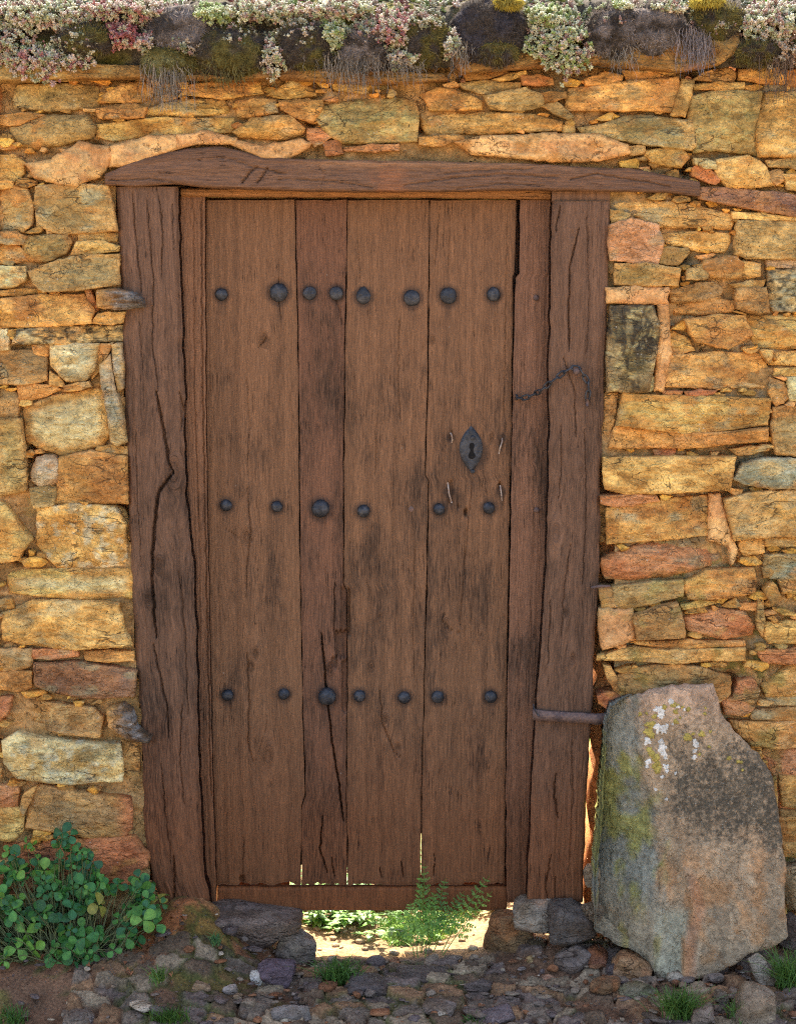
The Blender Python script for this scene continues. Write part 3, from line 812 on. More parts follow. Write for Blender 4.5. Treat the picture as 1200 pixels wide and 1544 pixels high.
# ------------------------------------------------------------------ wooden parts
def wood(name, left, right, y0, y1, face, parent, seed, thick=.035, col=(126, 90, 66), knots=(), cracks=(), pits=(), rnd=.0025, wear=.3, dx=1.3, dy=3.0, bow=0.0, dustk=1.0, topfn=None, botfn=None, edge=1.0, rough=.0016, label=None):
    """board traced in photo px: left/right edges as lists of (py, px); vertical grain"""
    r = np.random.default_rng(seed)
    ly, lx = np.array(left, float).T; ry, rx = np.array(right, float).T
    rows = int((y1 - y0) / dy) + 1; wmax = np.max(np.interp(np.linspace(y0, y1, 9), ry, rx) - np.interp(np.linspace(y0, y1, 9), ly, lx))
    cols = int(wmax / dx) + 2; s = np.linspace(0, 1, cols)
    t = np.linspace(0, 1, rows)
    Yt = np.full(cols, float(y0)) if topfn is None else topfn(s)
    Yb = np.full(cols, float(y1)) if botfn is None else botfn(s)
    PY = Yt[None] * (1 - t[:, None]) + Yb[None] * t[:, None]
    L = np.interp(PY[:, 0], ly, lx) + edge * fbm(PY[:, 0] / 25, PY[:, 0] * 0 + seed, s=seed, o=4) * 1.2
    Rr = np.interp(PY[:, 0], ry, rx) + edge * fbm(PY[:, 0] / 25, PY[:, 0] * 0 + seed + 5, s=seed + 1, o=4) * 1.2
    PXX = L[:, None] * (1 - s) + Rr[:, None] * s
    x = PXX * PX; z = -PY * PX
    u = x + .004 * fbm(x * 3, z * 2.2, s=seed + 2, o=3) - (L * PX)[:, None] * .8
    hh = np.zeros_like(x)
    for kx, ky, kr, ks in knots:
        dx_ = (PXX - kx); dyy = (PY - ky) / 2.2; d = np.hypot(dx_, dyy)
        u = u + ks * kr * PX * (dx_ / (d + kr * .5)) * np.exp(-(d / (kr * 2.6)) ** 2) * -1
        hh += -.004 * np.exp(-(d / (kr * .35)) ** 2) + .0015 * np.exp(-(d / (kr * .9)) ** 2)
        ring = np.exp(-(d / (kr * .42)) ** 2); u = u * (1 - ring) + (d * PX * 1.6 + .3) * ring
    hh += rough * fbm(u * 160, z * 4, s=seed + 3, o=3) + .0022 * fbm(u * 30, z * 2, s=seed + 4, o=3)
    hh += bow * (1 - (2 * s - 1) ** 2)
    mask_c = np.zeros_like(x)
    for c in cracks:
        path = np.array(c[0], float); wd, dp = c[1] * .72, c[2]
        wob = path; A = wob[:-1]; Bq = wob[1:]; dmin = np.full(x.shape, 1e9)
        jx = 1.8 * fbm(PY / 13, PY * 0 + seed, s=seed + 7, o=4, g=.65)
        for a, b in zip(A, Bq):
            ab = b - a; LL = ab @ ab + 1e-9; tt = ((PXX + jx - a[0]) * ab[0] + (PY - a[1]) * ab[1]) / LL; tc = np.clip(tt, 0, 1)
            dmin = np.minimum(dmin, np.hypot(PXX + jx - a[0] - tc * ab[0], PY - a[1] - tc * ab[1]))
        yl = path[:, 1]; taper = np.clip(np.minimum(PY - yl.min() + 6, yl.max() + 6 - PY) / 30, 0, 1)
        m = np.clip(1 - dmin / (wd * (.35 + .65 * taper)), 0, 1); hh -= dp * np.sqrt(m); mask_c = np.maximum(mask_c, m)
    for (bx0, bx1, by0, by1, dp) in pits:
        m = sm(bx0 - 1.2, bx0 + .8, PXX) * sm(bx1 + 1.2, bx1 - .8, PXX) * sm(by0 - 2, by0 + 2, PY + 3 * noise(PXX / 3, PXX * 0, s=seed)) * sm(by1 + 2, by1 - 2, PY + 3 * noise(PXX / 3, PXX * 0 + 4, s=seed)); hh -= dp * m
    de = np.minimum(PXX - L[:, None], Rr[:, None] - PXX) * PX; qd = np.clip(de / rnd, 0, 1)
    hh -= rnd * (1 - np.sqrt(np.clip(1 - (1 - qd) ** 2, 0, 1)))
    dend = np.minimum(PY - Yt[None], Yb[None] - PY) * PX; qd = np.clip(dend / .003, 0, 1); hh -= .003 * (1 - np.sqrt(np.clip(1 - (1 - qd) ** 2, 0, 1)))
    V = at(PXX, PY, face); V[..., 1] -= hh; V = V.reshape(-1, 3)
    n = rows * cols
    # border ring
    ring = np.concatenate([np.arange(cols), np.arange(1, rows) * cols + cols - 1, (rows - 1) * cols + np.arange(cols - 2, -1, -1), np.arange(rows - 2, 0, -1) * cols])
    Vb = V[ring].copy(); Vb[:, 1] = face + thick
    m = len(ring); kk = np.arange(m); k2 = (kk + 1) % m
    side = np.stack([ring[kk], kk + n, k2 + n, ring[k2]], -1)
    # back: pair left and right edges
    lb = np.concatenate([[0], m - np.arange(1, rows - 1), [cols - 1 + rows - 1 + cols - 1]]); lb[-1] = cols - 1 + (rows - 1) + (cols - 1)
    rb = cols - 1 + np.arange(rows)
    bk = np.stack([lb[:-1] + n, rb[:-1] + n, rb[1:] + n, lb[1:] + n], -1)[:, ::-1]
    Va = np.concatenate([V, Vb]); fa = np.concatenate([grid_faces(rows, cols)[:, ::-1] * 1, side, bk])
    idx = np.concatenate([np.arange(n), ring])
    grain = np.stack([u.ravel() + seed * .37, z.ravel() + seed * .11, x * 0 .ravel() if False else np.zeros(n)], -1)[idx]
    grain[n:, 2] = thick
    stn = np.zeros(len(idx)); PXf = PXX.ravel()[idx]; PY0 = PY.ravel()[idx]
    if abs(face - .095) < .004:
        for sx_, sy_, sr in STUDS:
            dd_ = np.hypot(PXf - sx_, PY0 - sy_); run = np.exp(-((PXf - sx_) / (sr * .5)) ** 2) * sm(0, 4, PY0 - sy_) * sm(sr * 5, sr, PY0 - sy_)
            stn = np.maximum(stn, np.clip(.6 * sm(sr * 1.75, sr * 1.05, dd_) + .3 * run, 0, .65))
    grain[:, 0] *= r.uniform(.75, 1.25)
    base = lin(col)
    PYf = PY.ravel()[idx]
    c = np.broadcast_to(base, (len(idx), 3)).copy()
    wv = wear + .25 * fbm(x * 8, z * 5, s=seed + 11, o=3).ravel()[idx] + .28 * sm(420, 620, PYf) - .15 * sm(420, 330, PYf)
    dust = np.clip(sm(1020, 1340, PYf + 40 * fbm(x * 9, z * 9, s=seed + 13).ravel()[idx]) * .72 * dustk, 0, .95)
    o = mk(name, Va, fa, M_wood, parent, {'grain': grain, 'col': c, 'wear': wv, 'dust': dust, 'stain': stn}, local=True)
    if label: o['label'] = label
    return o
def hwood(name, poly_top, poly_bot, face, parent, seed, thick, col, cracks=(), dx=2.5, rows=26, stain=None):
    """horizontal beam: top and bottom edge curves as (px, py)"""
    tx, ty = np.array(poly_top, float).T; bx, by = np.array(poly_bot, float).T
    xs = np.arange(max(tx[0], bx[0]), min(tx[-1], bx[-1]), dx); T = np.interp(xs, tx, ty) + 1.2 * fbm(xs / 20, xs * 0, s=seed, o=3); B = np.interp(xs, bx, by) + .8 * fbm(xs / 20, xs * 0 + 9, s=seed, o=3)
    s = np.linspace(0, 1, rows)[:, None]; PY = T * (1 - s) + B * s; PXX = np.broadcast_to(xs, PY.shape)
    x = PXX * PX; z = -PY * PX; u = z * .55 - s * .02 + .003 * fbm(x * 4, z * 3, s=seed + 1, o=3)
    hh = .0022 * fbm(x * 4, u * 150, s=seed + 3, o=3) + .003 * fbm(x * 6, z * 25, s=seed + 4, o=3)
    for path, wd, dp in cracks:
        path = np.array(path, float)
        jx = 1.3 * fbm(PXX / 11, PXX * 0 + seed, s=seed + 7, o=3); dmin = np.full(x.shape, 1e9)
        for a, b in zip(path[:-1], path[1:]):
            ab = b - a; LL = ab @ ab; tc = np.clip(((PXX - a[0]) * ab[0] + (PY + jx - a[1]) * ab[1]) / LL, 0, 1)
            dmin = np.minimum(dmin, np.hypot(PXX - a[0] - tc * ab[0], PY + jx - a[1] - tc * ab[1]))
        hh -= dp * np.sqrt(np.clip(1 - dmin / wd, 0, 1))
    de = np.minimum(PY - T, B - PY) * PX; q_ = np.clip(de / .008, 0, 1); hh -= .008 * (1 - np.sqrt(np.clip(1 - (1 - q_) ** 2, 0, 1)))
    V = at(PXX, PY, face); V[..., 1] -= hh; V = V.reshape(-1, 3); nc = len(xs); n = rows * nc
    tb = V[:nc].copy(); tb[:, 1] = face + thick; bb = V[(rows - 1) * nc:].copy(); bb[:, 1] = face + thick
    Va = np.concatenate([V, tb, bb]); a = np.arange(nc - 1)
    top = np.stack([a + n, a + n + 1, a + 1, a], -1)[:, ::-1]; bot = np.stack([a + (rows-1) * nc, a + 1 + (rows-1) * nc, a + n + nc + 1, a + n + nc], -1)[:, ::-1]
    bk = np.stack([a + n, a + n + nc, a + n + nc + 1, a + n + 1], -1)[:, ::-1]
    i0 = np.arange(rows - 1) * nc
    el = np.array([[i, i + nc, n + nc, n] for i in (0,)])
    # ends: fans between front column and the two back corners
    L_ = [np.array([[i, n, i + nc]]) for i in i0] + [np.array([[(rows-1) * nc, n, n + nc]])]
    R_ = [np.array([[i + nc - 1, i + 2 * nc - 1, n + nc - 1]]) for i in i0] + [np.array([[rows * nc - 1, n + 2 * nc - 1, n + nc - 1]])]
    idx = np.concatenate([np.arange(n), np.arange(nc), (rows-1) * nc + np.arange(nc)])
    grain = np.stack([u.ravel(), x.ravel(), np.zeros(n)], -1)[idx]; grain[n:, 2] = thick; grain[n:, 0] += thick
    c = np.broadcast_to(lin(col), (len(idx), 3)).copy()
    if stain is not None: c = stain(PXX.ravel()[idx], PY.ravel()[idx], c)
    o = mk(name, Va, [np.concatenate([grid_faces(rows, nc)[:, ::-1], top, bot, bk]), np.concatenate(L_ + R_)], M_wood, parent,
           {'grain': grain, 'col': c, 'wear': .25 + .2 * fbm(x * 8, z * 8, s=seed + 11).ravel()[idx], 'dust': np.zeros(len(idx))}, local=True)
    return o
POSTC = (107, 78, 57)
frame_t = thing('door_frame', at(560, 1400, .05), 'heavy old brown timber frame with crooked posts and humped lintel in the wall', 'door frame')
def lstain(px, py, c):
    k = (sm(34, 8, np.abs(px - 588) + 16 * fbm(px / 8, py / 8, s=3)) * .30)[:, None]; c = c * (1 - k) + lin((158, 96, 56)) * k
    k = (sm(262, 246, py + 5 * fbm(px / 14, py / 9, s=4)) * sm(420, 520, px) * .6)[:, None]; return c * (1 - k) + lin((150, 110, 76)) * k
hwood('lintel', [(158, 262), (200, 243), (255, 228), (300, 221), (335, 220), (370, 229), (400, 237), (440, 238), (500, 240), (650, 242), (800, 246), (900, 252), (950, 253), (985, 259), (1035, 269), (1058, 274)],
      [(158, 278), (200, 281), (262, 276), (300, 281), (480, 288), (650, 288), (800, 285), (920, 288), (1000, 290), (1058, 296)], -.018, frame_t, 31, .26, POSTC,
      [([(365, 275), (378, 258), (388, 252)], 1.6, .012), ([(388, 275), (398, 262), (404, 252)], 1.6, .012), ([(300, 240), (340, 238), (380, 250), (430, 262)], 1.2, .008), ([(420, 270), (500, 272), (560, 282)], 1.1, .008),
       ([(610, 278), (700, 266), (760, 262), (840, 266)], 1.2, .008), ([(660, 262), (720, 256), (800, 254)], 1.0, .006), ([(165, 271), (230, 269), (262, 274)], 1.1, .008), ([(860, 270), (900, 262), (940, 268), (1010, 280)], 1.2, .008), ([(480, 250), (490, 262), (484, 280)], 1.0, .006), ([(690, 284), (760, 276), (820, 278)], 1., .006)], stain=lstain)
hwood('head_board', [(272, 283), (850, 283)], [(272, 296), (640, 297), (850, 300)], .055, frame_t, 33, .09, (150, 104, 62), rows=8)
LP = wood('post', [(282, 174), (450, 182), (600, 188), (800, 194), (1000, 204), (1100, 213), (1250, 217), (1330, 228), (1400, 258)],
     [(282, 268), (440, 271), (600, 277), (640, 277), (740, 279), (800, 286), (860, 291), (1000, 296), (1150, 299), (1300, 305), (1400, 322)], 281, 1402, .01, frame_t, 34, .11, POSTC,
     knots=[(262, 712, 17, .8), (240, 850, 9, .8), (225, 900, 8, .6)],
     cracks=[([(236, 590), (246, 640), (256, 700), (262, 712)], 3.2, .02), ([(262, 712), (240, 740), (232, 800), (230, 880), (236, 960)], 3.6, .025), ([(232, 970), (240, 1010), (252, 1060), (256, 1110)], 2.2, .014),
             ([(200, 290), (206, 360), (214, 440)], 1.6, .010), ([(240, 290), (246, 350), (244, 420)], 1.6, .010), ([(222, 300), (232, 420), (230, 520), (240, 590)], 1.4, .009), ([(260, 300), (262, 380)], 1.2, .007), ([(270, 590), (276, 620), (272, 650)], 2.2, .014),
             ([(262, 1290), (264, 1330), (262, 1380)], 2.4, .016), ([(275, 1060), (272, 1150), (278, 1210)], 1.6, .010), ([(243, 1150), (252, 1240), (258, 1300)], 1.5, .010), ([(205, 650), (208, 760), (214, 860)], 1.3, .007), ([(270, 860), (280, 960), (284, 1080)], 1.4, .008), ([(210, 480), (216, 560)], 1.2, .006)],
     rnd=.014, wear=.30, bow=.01, edge=2.2, rough=.0028, label='thick crooked left post of the door frame, split by a long crack')
hwood('head_board', [(200, 262), (915, 262)], [(200, 312), (915, 312)], .165, frame_t, 39, .03, (96, 68, 50), rows=8)  # unseen board added behind the door head to stop light leaking through
RP = wood('post', [(303, 833), (450, 831), (560, 828), (640, 829), (740, 827), (850, 824), (1000, 815), (1070, 808), (1250, 799), (1362, 795)],
     [(303, 920), (440, 917), (600, 911), (740, 905), (860, 905), (950, 897), (1060, 893), (1200, 884), (1362, 879)], 303, 1362, .006, frame_t, 35, .11, POSTC,
     knots=[(838, 803, 13, 1.0), (863, 992, 8, .9), (875, 708, 8, .7), (853, 925, 7, .6), (862, 352, 9, .8)],
     cracks=[([(872, 345), (860, 400), (856, 470), (858, 530)], 2.0, .014), ([(850, 540), (866, 590), (868, 660)], 1.5, .010), ([(845, 310), (838, 350)], 2, .012), ([(838, 1165), (835, 1200), (842, 1235)], 2.4, .016), ([(830, 1290), (822, 1340), (826, 1360)], 1.8, .012),
             ([(838, 1320), (836, 1360)], 1.5, .01), ([(880, 640), (884, 760), (878, 880)], 1.3, .008), ([(845, 640), (846, 700), (842, 760)], 1.3, .008), ([(860, 820), (850, 890), (846, 960)], 1.3, .008), ([(884, 320), (888, 440), (884, 540)], 1.2, .007), ([(862, 1120), (864, 1200), (858, 1300)], 1.2, .007), ([(830, 900), (826, 1000)], 1.4, .008)],
     rnd=.010, wear=.28, bow=.006, edge=1.6, rough=.0026)
wood('post_head', [(288, 832), (304, 832)], [(288, 920), (304, 920)], 288, 304, .016, frame_t, 36, .09, (120, 86, 60), rnd=.002)
wood('inner_jamb', [(296, 256), (600, 264), (860, 273), (1150, 281), (1300, 287), (1380, 296)], [(296, 309), (600, 310), (860, 314), (1150, 320), (1380, 327)], 296, 1376, .070, frame_t, 37, .06, (128, 90, 62), cracks=[([(291, 300), (293, 600), (300, 800)], 1.3, .006), ([(303, 300), (305, 560), (311, 900), (318, 1200)], 1.6, .010)], wear=.2)
wood('inner_jamb', [(300, 784), (412, 783), (418, 777), (600, 773), (760, 770.5), (1050, 765.5), (1200, 763), (1362, 764)], [(300, 850), (600, 846), (860, 842), (1050, 830), (1362, 814)], 301, 1362, .074, frame_t, 38, .06, (124, 88, 64), knots=[(806, 690, 9, .7)], wear=.3)
# door leaf
door = thing('wooden_door', at(545, 1374, .12), 'weathered brown plank door with rows of dark iron studs and a keyhole plate', 'door')
DC = (121, 86, 58)
E0 = [(300, 313), (600, 313), (860, 316), (1100, 322), (1340, 328)]
E1 = [(300, 445), (560, 450), (800, 452), (1100, 457), (1160, 460), (1200, 460), (1215, 455), (1340, 454)]
E2 = [(300, 524), (560, 520), (720, 518), (880, 518), (890, 523), (1000, 524), (1100, 523), (1240, 522), (1260, 524), (1340, 523)]
E3 = [(300, 648), (560, 645), (718, 641), (724, 646), (900, 643), (1050, 639), (1200, 636), (1340, 634)]
E4 = [(300, 779), (412, 776), (416, 774), (600, 772), (760, 769), (1050, 764), (1340, 761)]
def sh(E, d): return [(y, x + d) for y, x in E]
FD = .095
STUDS = ((334, 444, 9.5), (420, 441, 14), (467, 442, 10.5), (507, 442, 10.5), (548, 447, 11.5), (621, 449, 12.5), (676, 446, 12.5), (744, 444, 10.5), (341, 762, 9.5), (417.5, 764, 9), (483.5, 767, 14), (548, 770.5, 10), (662, 768, 9.3), (737, 766, 9.3),
    (343, 1048.5, 9.5), (428, 1047, 9.2), (493, 1051, 14), (542, 1049.5, 10), (609.5, 1052, 10), (660, 1051, 10), (740, 1051, 10), (713, 684, 17), (679, 660, 5), (677, 742, 6), (755, 742, 6), (757, 660, 5))
def bf(seed, y=1334, a=5.): return lambda s: np.minimum(y + a * fbm(s * 9, s * 0, s=seed, o=3), 1337)
def tf(seed, y=301): return lambda s: y + 1.2 * fbm(s * 3, s * 0, s=seed, o=2)
p1 = wood('plank', sh(E0, -3), sh(E1, -.7), 300, 1333, FD, door, 41, .03, DC, knots=[(398, 512, 9, .8), (372, 810, 10, 1.), (378, 1005, 8, .8), (404, 1140, 14, 1.), (385, 985, 7, .8)],
     cracks=[([(372, 735), (378, 800), (372, 860), (370, 900)], 1.5, .008), ([(372, 985), (376, 1050), (374, 1120), (382, 1150)], 1.8, .009), ([(388, 524), (404, 507)], 1.6, .008), ([(338, 795), (360, 812), (386, 816)], 1.5, .007),
             ([(420, 420), (421, 460), (424, 485)], 1.2, .008), ([(370, 560), (376, 640), (372, 720)], 1., .005), ([(386, 1150), (400, 1100), (404, 1080)], 1.1, .005), ([(367, 1260), (366, 1326)], 1.4, .008), ([(350, 980), (346, 1100)], 1., .004)], pits=[(361, 368, 1322, 1330, .02)],
     botfn=bf(1), topfn=tf(1), wear=.18)
p2 = wood('plank', sh(E1, .7), sh(E2, -.7), 300, 1333, FD + .002, door, 42, .03, (114, 78, 55), knots=[(497, 1010, 9, .6)],
     cracks=[([(508, 425), (507, 450), (516, 490)], 1.3, .008), ([(485, 955), (490, 1020), (493, 1050), (500, 1120), (512, 1190), (518, 1240)], 2.0, .04), ([(487, 1230), (482, 1280), (494, 1318)], 1.6, .03), ([(505, 880), (503, 940), (506, 985)], 1.5, .012), ([(500, 1295), (505, 1325)], 1.3, .03)],
     pits=[(506, 522, 952, 992, .014), (514, 523, 885, 955, .008), (515, 524, 996, 1075, .010), (500, 508, 992, 1005, .01)], botfn=bf(2), topfn=tf(2), wear=.42)
p3 = wood('plank', sh(E2, .7), sh(E3, -.7), 300, 1333, FD - .001, door, 43, .03, DC, knots=[(600, 1130, 10, 1.), (580, 1085, 8, .8), (560, 1005, 8, .8), (572, 930, 6, .6)],
     cracks=[([(602, 470), (600, 560), (604, 640)], 1.2, .006), ([(572, 1040), (576, 1090), (594, 1135), (604, 1142)], 1.6, .009), ([(568, 640), (566, 720)], 1.1, .005), ([(572, 1310), (575, 1326)], 1.2, .03), ([(540, 360), (542, 420)], 1., .004), ([(626, 820), (622, 960), (626, 1040)], 1.2, .005), ([(525, 818), (575, 820)], 1., .005), ([(545, 930), (548, 980)], 1.1, .005), ([(605, 1300), (608, 1326)], 1.1, .03)], botfn=bf(3), topfn=tf(3), wear=.30,
     pits=[(525, 528, 888, 960, .012)])
p4 = wood('plank', sh(E3, .7), sh(E4, -.7), 300, 1333, FD, door, 44, .03, DC, knots=[(672, 945, 9, .9), (715, 1090, 9, .9), (652, 512, 5, .5), (741, 660, 6, .6), (752, 735, 6, .6), (710, 560, 6, .4)],
     cracks=[([(664, 310), (660, 340), (656, 400)], 1.2, .006), ([(713, 722), (700, 850), (694, 950)], 1.2, .006), ([(667, 935), (678, 950), (694, 955)], 1.5, .008), ([(700, 800), (702, 880)], 1.1, .005), ([(735, 1000), (730, 1060)], 1., .004), ([(678, 320), (676, 420)], 1., .004), ([(655, 1290), (654, 1320)], 1.1, .03), ([(720, 1100), (722, 1200)], 1., .004), ([(765, 310), (763, 440), (760, 640)], 1.1, .005)],
     pits=[(699.5, 703.5, 768, 777, .02), (690, 693, 761, 765, .01), (752.5, 756.5, 729, 734, .015), (678, 682, 651, 664, .006), (676, 682, 726, 760, .006), (754, 758, 664, 680, .006)], botfn=bf(4), topfn=tf(4), wear=.26)
wood('bottom_rail', [(1330, 329), (1380, 329)], [(1330, 766), (1380, 764)], 1336, 1374, FD - .010, door, 45, .015, (128, 74, 46), wear=0., rnd=.003, dustk=1.3, topfn=lambda s: 1337.5 + .8 * fbm(s * 20, s * 0, s=6, o=2), rough=.0006)
# unseen boards added behind the joints to block light, leaving slits at the foot
for k, (E, yb) in enumerate(((E1, 1305), (E2, 1300), (E3, 1258), (E4, 1338))):
    wood('joint_light_stop', sh(E, -14), sh(E, 14), 302, yb, FD + .033, door, 50 + k, .018, (90, 64, 48), dx=6, dy=12)
for k, (a, b, c, d_) in enumerate(((316, 772, 420, 480), (316, 772, 740, 800), (316, 772, 1075, 1110))):
    wood('back_ledge', [(c, a), (d_, a)], [(c, b), (d_, b)], c, d_, FD + .053, door, 60 + k, .03, (90, 64, 48), dx=8, dy=10)  # unseen cross ledges, as doors have, put in to keep gaps from glowing
wood('foot_light_stop', [(1322, 320), (1345, 320)], [(1322, 436), (1345, 436)], 1320, 1345, FD + .044, door, 66, .015, (90, 64, 48), dx=6, dy=8)  # unseen strip added to block light through the left of the rail slit
wood('foot_light_stop', [(1322, 602), (1345, 602)], [(1322, 775), (1345, 775)], 1320, 1345, FD + .044, door, 67, .015, (90, 64, 48), dx=6, dy=8)  # same added light block on the right of the slit
def stud(px, py, rad, parent, seed, mat=None, flat=.55, peak=0.0, face=FD):
    r = np.random.default_rng(seed); n = 22; a = np.linspace(0, 2 * np.pi, n, endpoint=False)
    rr = rad * PX * (1 + .05 * noise(np.cos(a) * 1.5 + seed, np.sin(a) * 1.5, s=seed) + .03 * noise(np.cos(a) * 4, np.sin(a) * 4 + seed, s=seed))
    c = at(px, py, face - .001); ph = np.linspace(0, .5 * np.pi, 7); V = []
    for p in ph[:-1]:
        k = np.cos(p); h_ = np.sin(p) * flat * rad * PX
        V.append(np.stack([c[0] + rr * k * np.cos(a), np.full(n, c[1] - h_ + .0008 * noise(a * 2, a * 0 + p * 3, s=seed)), c[2] + rr * k * np.sin(a) + peak * k * rad * PX * np.maximum(0, np.sin(a)) ** 4], -1))
    V.append([[c[0], c[1] - flat * rad * PX, c[2]]])
    base = V[0].copy(); base[:, 1] += .004
    V = np.concatenate([base] + V); f = grid_faces(7, n, True)
    kk = np.arange(n); cap = np.stack([kk + 6 * n, (kk + 1) % n + 6 * n, kk * 0 + 7 * n], -1)
    return mk('stud', V, [f, cap], mat or M_iron, parent, local=True)
def parent_of(px):
    for E, p in ((448, p1), (521, p2), (643, p3), (775, p4)):
        if px < E: return p
for i, (x, y, rr, pk) in enumerate(((334, 444, 9.5, 0), (420, 441, 14, 0), (467, 442, 10.5, 0), (507, 442, 10.5, 0), (548, 447, 11.5, .35), (621, 449, 12.5, 0), (676, 446, 12.5, 0), (744, 444, 10.5, .1),
    (341, 762, 9.5, 0), (417.5, 764, 9, 0), (483.5, 767, 14, 0), (548, 770.5, 10, 0), (662, 768, 9.3, 0), (737, 766, 9.3, 0),
    (343, 1048.5, 9.5, 0), (428, 1047, 9.2, 0), (493, 1051, 14, .1), (542, 1049.5, 10, 0), (609.5, 1052, 10, 0), (660, 1051, 10, 0), (740, 1051, 10, 0))):
    stud(x, y, rr, parent_of(x), 200 + i, flat=.42 if y < 500 else .7, peak=pk)
for x, y, rr, p, fc in ((620, 768, 4.5, p3, FD),):
    o = stud(x, y, rr, p, 300, M_rust, .5); o.name = 'nail'
for x, y in ((808, 449), (809, 769)):
    o = stud(x, y, 4.5, frame_t, 301, M_rust, .5, face=.072); o.name = 'nail'
# keyhole plate
esc = thing('_', (0, 0, 0), 'x', 'x'); bpy.data.objects.remove(esc)
ep = pts('497,245 520,268 545,300 575,345 610,400 632,450 645,505 638,560 625,610 600,650 575,700 555,750 520,785 490,780 470,755 440,705 405,650 380,600 362,550 358,500 370,450 395,405 425,360 445,310 465,272', (650, 620), 8.0)
tt_ = np.linspace(0, 1, 26)[1:-1]; wv_ = 18 * np.sin(np.pi * tt_ ** .95) ** .85
ep = np.concatenate([np.stack([712.6 + wv_, 648 + 71 * tt_], -1), [[712.8, 720]], np.stack([712.6 - wv_, 648 + 71 * tt_], -1)[::-1], [[712.3, 647]]])
def esc_fn(Qf, h, d):
    return .0035 * sm(0, .004, d) + .0006 * fbm(Qf[:, 0] / 4, Qf[:, 1] / 4, s=4)
V, Fs, Q, d = stone_shape(ep, 9, FD - .001, back=FD + .012, jag=.15, step=1.0, fn=esc_fn)
plate = mk('keyhole_plate', V, Fs, M_iron, door, local=True)
for x, y, rr in ((712.5, 660, 3.6), (713, 711, 3.2)):
    o = stud(x, y, rr, plate, 310, M_iron, .5, face=FD - .005); o.name = 'rivet'
o = None
kh = pts('505,425 530,432 543,455 538,480 528,505 530,540 548,565 552,590 540,615 512,628 482,622 465,600 464,575 482,545 490,515 478,485 476,455 488,432', (650, 620), 8.0)
V, Fs, Q, d = stone_shape(kh, 9, FD - .0052, back=FD + .0, jag=.05, step=.8, fn=lambda q, h, d: 0 * h)
kb = resample(kh, .8)
rim = at(kb[:, 0], kb[:, 1], FD - .0055)
mk('keyhole', V, Fs, M_void, plate, local=True)
# four bent wire staples round the plate
for P in ([(679, 653, 0), (681, 656, 6), (682, 664, 3), (681, 667, -2)], [(757, 660, -2), (757, 666, 5), (754, 675, 6), (752, 684, -1)], [(675, 728, -2), (676, 735, 7), (677, 745, 8), (681, 758, -1)], [(754, 732, -3), (755, 738, 4), (756, 748, 5), (757, 754, -1)]):
    C_ = np.array([at(x, y, FD - q_ * .001) for x, y, q_ in P]); t = np.linspace(0, 3, 12); C_ = np.stack([np.interp(t, range(4), C_[:, i]) for i in range(3)], -1)
    v, f = tube(C_, .0021, 6); mk('staple', v, f, M_bare, p4, local=True)
# iron strap, eye nail and a small spike on the right post
sp_ = MB()
sx = np.linspace(803, 921, 30); prof = []
top = 1070 + (sx - 803) / 118 * 6 + .8 * fbm(sx / 12, sx * 0, s=5); bot = top + 15 - 1.5 * fbm(sx / 15, sx * 0, s=6)
Y0 = np.interp(sx, (803, 815, 900, 921), (-.0, -.010, -.016, -.004))
A = at(sx, top, 0); B = at(sx, bot, 0); A[:, 1] = Y0; B[:, 1] = Y0
mid = (A + B) / 2; mid[:, 1] -= .003
Ab = A.copy(); Bb = B.copy(); Ab[:, 1] += .012; Bb[:, 1] += .012
V = np.stack([A, mid, B, Bb, Ab], 1).reshape(-1, 3); f = grid_faces(30, 5, True)
ends = np.array([[0, 1, 2], [0, 2, 3], [0, 3, 4]]); e2 = ends[:, ::-1] + 29 * 5
strap = mk('iron_strap', V, [f[:, ::-1], np.concatenate([ends, e2])], M_rust, frame_t, local=True)
C_ = np.array([at(804, 1062, -.012), at(805, 1068, -.018), at(808, 1074, -.018), at(812, 1080, -.012)]); v, f = tube(C_, .0018, 6); mk('wire', v, f, M_iron, strap, local=True)
for x, y in ((897, 886), ):
    C_ = np.array([at(x - 5, y, .0), at(x + 8, y - 2, -.02), at(x + 22, y - 2, .0)]); v, f = tube(C_, [.003, .004, .003], 6); mk('spike', v, f, M_rust, frame_t, local=True)
